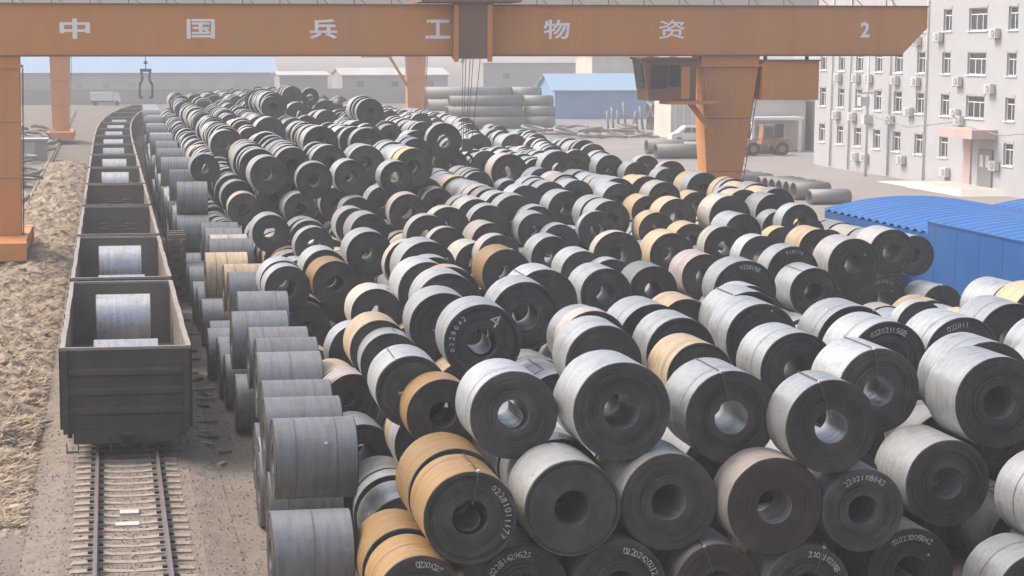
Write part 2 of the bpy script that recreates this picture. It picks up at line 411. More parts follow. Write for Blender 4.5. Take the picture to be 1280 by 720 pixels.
def strap_mesh(ang):
    b = MB(); ca, sa = math.cos(ang), math.sin(ang); w2 = 0.02
    def quad(p, q):
        nx, nz = -sa * w2, ca * w2
        b.face([(p[0] - nx, p[1], p[2] - nz), (p[0] + nx, p[1], p[2] + nz), (q[0] + nx, q[1], q[2] + nz), (q[0] - nx, q[1], q[2] - nz)])
    P = [(0.36 * ca, -0.012, 0.36 * sa), (1.012 * ca, -0.012, 1.012 * sa), (1.012 * ca, 1.012, 1.012 * sa)]
    quad(P[0], P[1]); quad(P[1], P[2])
    for (xa, za), (xb, zb) in (((0.36 * ca, 0.36 * sa), (0.99 * ca, 0.99 * sa)),):
        nx, nz = -sa * w2, ca * w2
        b.hexa([(xa - nx, -.03, za - nz), (xa + nx, -.03, za + nz), (xb + nx, -.03, zb + nz), (xb - nx, -.03, zb - nz)], [(xa - nx, -.013, za - nz), (xa + nx, -.013, za + nz), (xb + nx, -.013, zb + nz), (xb - nx, -.013, zb - nz)])
    b.box(1.0 * ca - 0.03, 1.0 * ca + 0.03, -0.02, 0.03, 1.0 * sa - 0.02, 1.0 * sa + 0.03, 1)
    return b.mesh('strap', [M_STRAP, M_PAINT])
def lap_mesh(a0, a1, r0, r1):
    b = MB(); n = 14
    P = []
    for k in range(n + 1):
        f = k / n; t = R(a0 + (a1 - a0) * f); r = r0 + (r1 - r0) * f; P.append((r * math.cos(t), r * math.sin(t)))
    for (xa, za), (xb, zb) in zip(P[:-1], P[1:]):
        b.face([(xa, .03, za), (xb, .05, zb), (xb, .9, zb), (xa, .9, za)], smooth=True)
        b.face([(xb * .985, .05, zb * .985), (xa * .985, .03, za * .985), (xa * .985, .9, za * .985), (xb * .985, .9, zb * .985)], smooth=True)
    return b.mesh('inner_lap', CMAT['g'][0])
LAPS = [lap_mesh(200, 385, .345, .20), lap_mesh(170, 320, .335, .24), lap_mesh(215, 350, .34, .28), lap_mesh(250, 420, .335, .22)]
def tag_mesh(kind, a):
    b = MB(); ca, sa = math.cos(a), math.sin(a)
    if kind == 0:      # paper slip on the wound face
        r = random.uniform(.55, .93); w_, h_ = random.uniform(.02, .035), random.uniform(.015, .03); x, z = r * ca, r * sa
        b.hexa([(x - w_, -.028, z - h_), (x + w_, -.028, z - h_), (x + w_, -.02, z - h_), (x - w_, -.02, z - h_)], [(x - w_, -.03, z + h_), (x + w_, -.026, z + h_), (x + w_, -.02, z + h_), (x - w_, -.022, z + h_)])
    else:              # slip on the outer wrap
        y = random.uniform(.15, .85); w_ = random.uniform(.015, .03); t = .03; r = 1.012
        b.face([(r * math.cos(a - t), y - w_, r * math.sin(a - t)), (r * math.cos(a + t), y - w_, r * math.sin(a + t)), (r * math.cos(a + t), y + w_, r * math.sin(a + t)), (r * math.cos(a - t), y + w_, r * math.sin(a - t))])
    return b.mesh('paper_tag', M_PAINT)
TAGS = [tag_mesh(k % 2, R(random.uniform(20, 200))) for k in range(16)]
GLY = {}
def glyph(ch, bold=0.0):
    if (ch, bold) in GLY: return GLY[ch, bold]
    c = bpy.data.curves.new('glyph', 'FONT'); c.body = ch; c.size = 1.0; c.offset = bold; c.resolution_u = 3
    o = bpy.data.objects.new('glyph', c); col.objects.link(o)
    bpy.context.view_layer.update()
    me = bpy.data.meshes.new_from_object(o.evaluated_get(bpy.context.evaluated_depsgraph_get()))
    vs = [(v.co.x, v.co.y) for v in me.vertices]; fs = [tuple(p.vertices) for p in me.polygons]
    bpy.data.objects.remove(o); bpy.data.curves.remove(c); bpy.data.meshes.remove(me)
    x0 = min(v[0] for v in vs); x1 = max(v[0] for v in vs); y0 = min(v[1] for v in vs); y1 = max(v[1] for v in vs)
    wf = (x1 - x0) / (0.56 * (y1 - y0)) if ch.isdigit() else 1.0
    vs = [(((v[0] - x0) / (x1 - x0) - .5) * min(1.0, wf), (v[1] - y0) / (y1 - y0) - .5) for v in vs]
    GLY[ch, bold] = (vs, fs); return vs, fs
def arc_text(text, a0, a1, rad, hgt, wid, y=-0.016):
    b = MB(); n = len(text)
    for k, ch in enumerate(text):
        if ch == ' ': continue
        t = R(a0 + (a1 - a0) * k / max(1, n - 1)); vs, fs = glyph(ch, 0.0)
        px, pz = rad * math.cos(t), rad * math.sin(t); ux, uz = math.sin(t), -math.cos(t); vx, vz = math.cos(t), math.sin(t)
        i = len(b.v); jx = random.uniform(-.012, .012); sz = random.uniform(.86, 1.14); sk = random.uniform(-.18, .18)
        for (gx, gy) in vs: b.v.append((px + jx + (ux * gx * wid + vx * (gy + gx * sk) * hgt) * sz, y, pz + (uz * gx * wid + vz * (gy + gx * sk) * hgt) * sz))
        for f in fs: b.f.append(tuple(i + q for q in f)); b.m.append(0); b.sm.append(False)
    return b.mesh('number_marking', M_PAINT)
TEXTS = [  # x, y, writing, start and end angle on the coil face
    (6.28, 33.05, '02281011177', 52, -30), (7.35, 33.46, '02281429622', 150, 82), (9.18, 33.24, '02202420212', 84, 22),
    (12.56, 32.94, '2202182188', 88, 32), (14.83, 33.51, '02022009842', 122, 58), (13.49, 32.89, '2202188842', 125, 55),
    (5.41, 33.32, '02201027', 95, 55), (16.71, 39.29, '0220211588', 122, 62), (18.86, 40.21, '022011', 120, 85),
    (25.72, 61.06, '0220241', 110, 60), (14.79, 46.57, '02202118', 112, 66), (17.62, 51.55, '0220198', 100, 60), (20.80, 56.38, '0220176', 108, 66),
    (8.52, 43.42, '0228042', 192, 128)]
IND = '''1637,3138,88,88,140,0,0,0,0,1
1721,3175,239,85,160,0,0,0,1,1
1292,3284,385,87,108,0,0,3,2,1
1360,3289,225,78,141,0,1,1,1,1
1192,3294,238,91,99,0,3,0,1,1
1260,3294,81,81,137,0,1,1,0,1
628,3305,234,86,154,0,5,1,1,1
819,3320,241,90,160,0,0,0,1,1
911,3324,88,88,121,0,1,1,0,1
1098,3331,81,81,145,0,3,0,0,1
541,3332,81,81,160,0,5,1,0,1
735,3346,85,85,151,0,1,1,0,1
1483,3351,86,86,144,0,1,1,0,1
1010,3353,238,92,149,0,4,0,1,1
928,3391,403,93,153,0,0,0,2,1
1140,3395,385,89,160,0,0,3,2,1
1592,3439,234,86,160,0,0,0,1,1
1291,3450,86,86,93,0,3,0,0,0
1699,3453,387,91,141,0,0,0,2,1
1375,3461,230,90,94,0,0,0,1,0
630,3476,237,89,160,0,5,0,1,1
747,3498,381,85,157,0,0,2,2,1
1021,3510,233,83,129,0,6,0,1,0
542,3517,83,83,160,0,5,0,0,1
1821,3549,82,82,140,0,0,0,0,0
1109,3557,83,83,61,0,7,0,0,0
850,3564,231,88,145,0,0,0,1,0
1744,3597,390,94,135,0,0,0,2,1
1201,3616,233,87,150,0,0,0,1,0
1955,3620,383,87,160,0,0,0,2,1
1527,3632,383,87,160,0,0,3,2,1
377,3676,84,84,158,1,0,0,0,1
1819,3696,81,81,149,0,0,0,0,0
1636,3705,83,83,149,0,0,0,0,0
845,3713,231,86,133,0,0,0,1,0
651,3728,340,74,98,0,5,0,2,1
1731,3752,232,79,148,0,0,0,1,0
585,3788,81,81,154,0,0,0,0,0
604,3830,371,75,160,0,0,0,2,1
1551,3853,234,87,83,0,0,0,1,0
1908,3875,234,87,147,0,0,0,1,0
2067,3876,385,89,160,0,0,0,2,1
406,3882,229,84,169,1,0,0,1,1
1454,3895,381,85,160,0,0,0,2,1
1241,3909,371,75,146,0,6,1,2,1
1671,3929,388,92,160,0,0,1,2,1
584,3953,85,85,61,0,0,0,0,0
670,3955,233,84,82,0,0,0,1,0
585,4018,86,86,128,0,0,0,0,0
1886,4021,384,88,160,0,0,1,2,1
1064,4044,382,86,160,0,0,0,2,1
403,4050,84,79,157,1,0,0,0,0
672,4050,232,84,71,0,6,0,1,0
406,4123,229,84,167,1,0,0,1,1
548,4165,166,74,160,0,1,0,1,1
1697,4183,388,92,151,0,0,0,2,1
1283,4188,378,82,144,0,0,0,2,1
2104,4221,384,88,160,0,0,0,2,1
388,4230,84,84,139,1,0,0,0,0
1024,4287,233,89,69,0,0,0,1,0
1517,4308,384,88,160,0,0,0,2,1
1110,4310,382,81,77,0,3,0,2,0
414,4339,229,84,157,1,0,0,1,1
852,4342,388,92,160,0,0,4,2,1
1022,4363,232,88,155,0,0,0,1,0
1276,4388,381,85,160,0,0,0,2,1
1116,4405,379,78,79,0,0,0,2,0
655,4472,323,74,101,0,0,0,2,1
848,4521,233,84,129,0,6,0,1,0
1029,4524,231,86,68,0,1,0,1,0
1567,4539,384,88,155,0,0,0,2,1
2349,4546,380,88,141,0,6,0,2,0
643,4576,340,74,160,0,6,0,2,1
407,4590,84,81,141,1,0,0,0,0
1030,4609,230,84,104,0,0,0,1,0
814,4654,382,86,160,0,0,0,2,1
2341,4695,381,78,150,0,0,0,2,0
1451,4696,360,74,160,0,6,0,2,1
435,4750,229,84,161,1,0,0,1,1
1644,4766,378,79,105,0,0,0,2,0
1049,4778,386,90,154,0,0,0,2,1
601,4778,174,74,116,0,8,0,1,1
2173,4892,314,74,52,0,0,0,2,1
589,4906,169,74,160,0,6,0,1,1
451,4991,229,84,161,1,0,0,1,1
1156,5025,387,91,160,0,0,0,2,1
894,5045,383,87,160,0,0,0,2,1
1762,5155,387,91,126,0,0,1,2,1
2258,5173,233,82,141,0,0,0,1,0
668,5183,233,83,98,0,0,0,1,0
446,5184,229,84,162,1,0,0,1,1
934,5238,378,87,83,0,6,0,2,0
1394,5282,372,76,160,0,0,0,2,1
407,5310,84,80,142,1,0,0,0,0
738,5320,323,74,148,0,7,0,2,1
885,5325,384,86,160,0,0,0,2,1
2256,5329,232,85,90,0,3,0,1,0
2436,5416,234,84,144,0,6,0,1,0
2069,5427,347,74,160,0,0,0,2,1
933,5500,378,86,99,0,0,0,2,0
421,5513,229,84,162,1,0,0,1,1
1605,5531,349,74,160,0,1,0,2,1
2080,5638,380,84,100,0,0,1,2,1
401,5670,84,79,145,1,0,0,0,0
1210,5785,375,79,160,0,5,0,2,1
2338,5789,383,87,152,0,2,0,2,1
964,5804,388,92,160,0,0,0,2,1
1856,5823,350,74,160,0,8,0,2,1
1556,5828,338,74,83,0,0,0,2,1
392,5850,84,84,140,1,0,0,0,0
1485,5913,356,74,160,0,0,0,2,1
466,5973,229,84,158,1,0,0,1,1
2403,5974,224,76,160,0,3,0,1,1
2730,5990,215,74,160,0,0,0,1,1
701,6003,328,74,160,0,5,0,2,1
941,6023,380,81,59,0,3,0,2,0
400,6030,84,78,146,1,0,0,0,0
554,6051,309,74,102,0,0,0,2,1
620,6064,176,74,160,0,7,0,1,1
2128,6070,375,79,86,0,0,0,2,1
2598,6104,386,80,160,0,2,0,2,1
2570,6106,223,85,112,0,1,1,1,1
547,6156,315,74,132,0,0,0,2,1
1670,6186,380,84,69,0,3,0,2,1
385,6210,84,80,161,1,0,0,0,0
692,6213,342,74,160,0,0,0,2,1
1876,6249,373,77,160,0,6,0,2,1
1464,6256,370,74,137,0,0,0,2,1
1301,6355,367,74,87,0,8,0,2,1
395,6390,84,79,147,1,0,0,0,0
865,6404,376,80,160,0,0,0,2,1
1239,6444,333,74,160,0,7,0,2,1
2133,6463,373,77,89,0,7,0,2,1
781,6502,202,74,160,0,5,0,1,1
474,6521,229,84,161,1,0,0,1,1
2871,6538,325,74,160,0,0,0,2,1
2507,6544,353,74,160,0,6,0,2,1
1180,6681,366,74,61,0,8,0,2,1
469,6745,229,84,158,1,6,0,1,1
847,6761,234,86,95,0,6,0,1,0
399,6930,84,83,159,1,0,0,0,0
1156,6948,378,82,98,0,8,0,2,1
2372,6977,371,75,160,0,0,0,2,1
740,6991,344,74,80,0,0,0,2,1
2552,7040,314,74,81,0,6,0,2,1
1417,7082,341,74,160,0,8,0,2,1
1699,7130,328,74,100,0,0,0,2,1
424,7144,229,84,158,1,6,0,1,1
2223,7147,322,74,151,0,6,0,2,1
1856,7183,371,75,47,0,0,0,2,1
974,7209,371,75,160,0,0,0,2,1
1629,7234,363,74,160,0,0,0,2,1
2711,7283,375,79,93,0,0,0,2,1
1293,7285,379,83,107,0,7,0,2,0
401,7290,84,80,160,1,0,0,0,0
757,7346,337,74,87,0,0,0,2,1
611,7354,360,74,160,0,0,0,2,1
1467,7358,380,80,136,0,0,0,2,0
2156,7394,346,74,130,0,6,0,2,1
2691,7463,339,74,109,0,0,0,2,1
393,7470,84,82,164,1,0,0,0,0
1995,7502,379,81,152,0,0,0,2,0
2498,7513,385,89,160,0,7,0,2,1
956,7540,366,74,146,0,0,0,2,1
1706,7568,363,74,128,0,0,0,2,1
1460,7587,381,85,143,0,7,0,2,0
2300,7598,377,81,160,0,6,0,2,1
3229,7628,87,87,87,0,0,0,0,0
475,7673,229,84,175,1,0,0,1,1
1992,7690,381,79,155,0,0,0,2,0
3135,7692,234,84,110,0,7,0,1,0
1643,7699,384,88,160,0,0,0,2,1
2770,7759,377,81,160,0,0,0,2,1
475,7841,229,84,154,1,8,0,1,1
3140,7918,232,88,139,0,0,0,1,0
2698,7926,380,87,73,0,6,0,2,0
1637,7938,382,83,160,0,0,0,2,0
1239,7950,379,83,160,0,3,0,2,1
844,7962,521,77,143,0,0,0,3,1
2874,8005,381,84,92,0,0,0,2,0
387,8010,84,81,136,1,0,0,0,0
1038,8079,368,74,160,0,0,0,2,1
1953,8097,376,80,151,0,0,0,2,1
472,8127,229,84,156,1,0,0,1,1
389,8190,84,78,149,1,0,0,0,0
1638,8193,380,83,145,0,1,0,2,0
1029,8208,518,74,150,0,0,0,3,1
1232,8229,510,74,160,0,0,0,3,1
680,8273,526,82,157,0,0,0,3,1
2876,8276,382,86,150,0,0,0,2,0
2383,8329,338,74,160,0,6,0,2,1
1636,8355,380,85,150,0,3,0,2,0
849,8409,234,90,149,0,0,0,1,0
1845,8412,378,82,160,0,0,0,2,1
471,8413,229,84,161,1,0,0,1,1
1002,8466,377,81,160,0,0,0,2,1
1211,8478,377,81,160,0,0,0,2,1
2299,8506,376,80,160,0,0,0,2,1
407,8550,84,81,161,1,0,0,0,0
2872,8595,379,88,57,0,0,0,2,0
1998,8597,379,83,153,0,0,0,2,0
2542,8603,375,79,160,0,7,0,2,1
1641,8605,382,81,123,0,0,0,2,0
848,8616,347,74,160,0,0,0,2,1
1483,8638,361,74,160,0,3,0,2,1
596,8640,348,74,159,0,3,0,2,1
2876,8667,381,88,69,0,6,0,2,0
1380,8683,528,88,122,0,6,0,3,0
2343,8686,381,88,158,0,0,0,2,0
670,8738,529,87,108,0,0,0,3,0
2165,8751,378,79,158,0,0,0,2,0
2742,8757,320,74,160,0,6,0,2,1
373,8820,229,82,147,1,0,0,1,0
2525,8836,379,87,128,0,6,0,2,0
1462,8860,381,86,139,0,0,0,2,0
757,8882,379,79,123,0,7,0,2,0
586,8899,381,79,143,0,0,0,2,0
375,8904,374,84,140,1,0,0,2,1
387,8910,84,83,158,1,0,0,0,0
847,8958,526,84,134,0,3,0,3,0
1636,8965,381,86,124,0,6,0,2,0
1022,8968,232,86,127,0,6,0,1,0
1197,8978,529,87,136,0,0,0,3,0
2169,8986,382,87,156,0,3,0,2,0
367,8995,229,83,164,1,0,0,1,0
1027,9025,528,88,102,0,0,0,3,0
2868,9038,382,85,127,0,0,0,2,0
371,9085,84,79,156,1,0,0,0,0
672,9153,527,90,140,0,0,0,3,0
2876,9183,379,81,122,0,6,0,2,0
583,9198,380,88,74,0,0,0,2,0
676,9362,528,90,143,0,0,0,3,0
1816,9393,379,80,62,0,0,0,2,0
1986,9423,340,74,160,0,0,0,2,1
466,9502,478,74,160,0,0,0,3,1
2176,9536,386,78,145,0,0,0,2,0
365,9610,84,79,165,1,0,0,0,0
1544,9639,530,85,107,0,0,0,3,0
370,9695,229,80,163,1,0,0,1,0
375,9793,374,84,153,1,0,0,2,1
2972,9996,355,74,160,0,0,0,2,1
2144,10198,399,102,160,0,3,0,2,1
2420,10216,412,102,160,0,0,0,2,1
3055,10217,370,85,83,0,7,0,2,0
837,10311,535,87,136,0,0,0,3,0
2930,10463,361,74,160,0,0,0,2,1
1406,10505,539,95,160,0,0,0,3,1
1156,10553,544,100,160,0,0,0,3,1
1871,10701,548,102,87,0,0,0,3,1
3053,10706,376,81,106,0,0,0,2,0
2840,10714,379,83,160,0,0,0,2,1
1924,10790,397,101,160,0,0,0,2,1
1735,10830,520,83,64,0,0,0,3,0
646,10849,528,84,160,0,0,0,3,1
1387,10917,539,85,100,0,0,0,3,0
2701,10940,394,88,55,0,0,0,2,0
375,10960,374,84,175,1,0,0,2,1
2177,11035,388,87,55,0,0,0,2,0
839,11525,522,76,93,0,7,0,3,0
1908,11655,534,87,61,0,7,0,3,0
1726,11797,522,78,160,0,0,0,3,1
375,11937,374,84,175,1,0,0,2,1
3055,11943,376,88,62,0,0,0,2,0
994,11981,544,100,160,0,0,0,3,1
1630,12040,668,86,80,0,0,0,4,0
3040,12100,391,90,67,0,1,0,2,0
842,12158,540,77,99,0,3,0,3,0
1629,12357,676,88,86,0,0,0,4,0
375,12873,374,84,143,1,0,0,2,1
2750,12924,391,95,160,0,0,0,2,1
2534,13088,388,92,160,0,0,0,2,1
1107,13114,666,78,69,0,0,0,4,0
1125,13188,675,89,65,0,0,0,4,0
1375,13422,524,79,108,0,0,0,3,0
2256,13873,517,82,57,0,0,0,3,0
680,13877,526,83,66,0,0,0,3,0
375,13966,374,84,160,1,0,0,2,1
1579,14003,532,88,160,0,0,0,3,1
1459,14907,552,102,160,0,0,0,3,1
1467,15501,683,83,79,0,0,0,4,0
382,15740,374,84,168,1,0,0,2,1
1643,15799,670,74,133,0,0,0,4,0
1779,15849,544,100,160,0,0,0,3,1
401,17609,374,84,175,1,0,0,2,1
419,19437,374,84,175,1,0,0,2,1'''
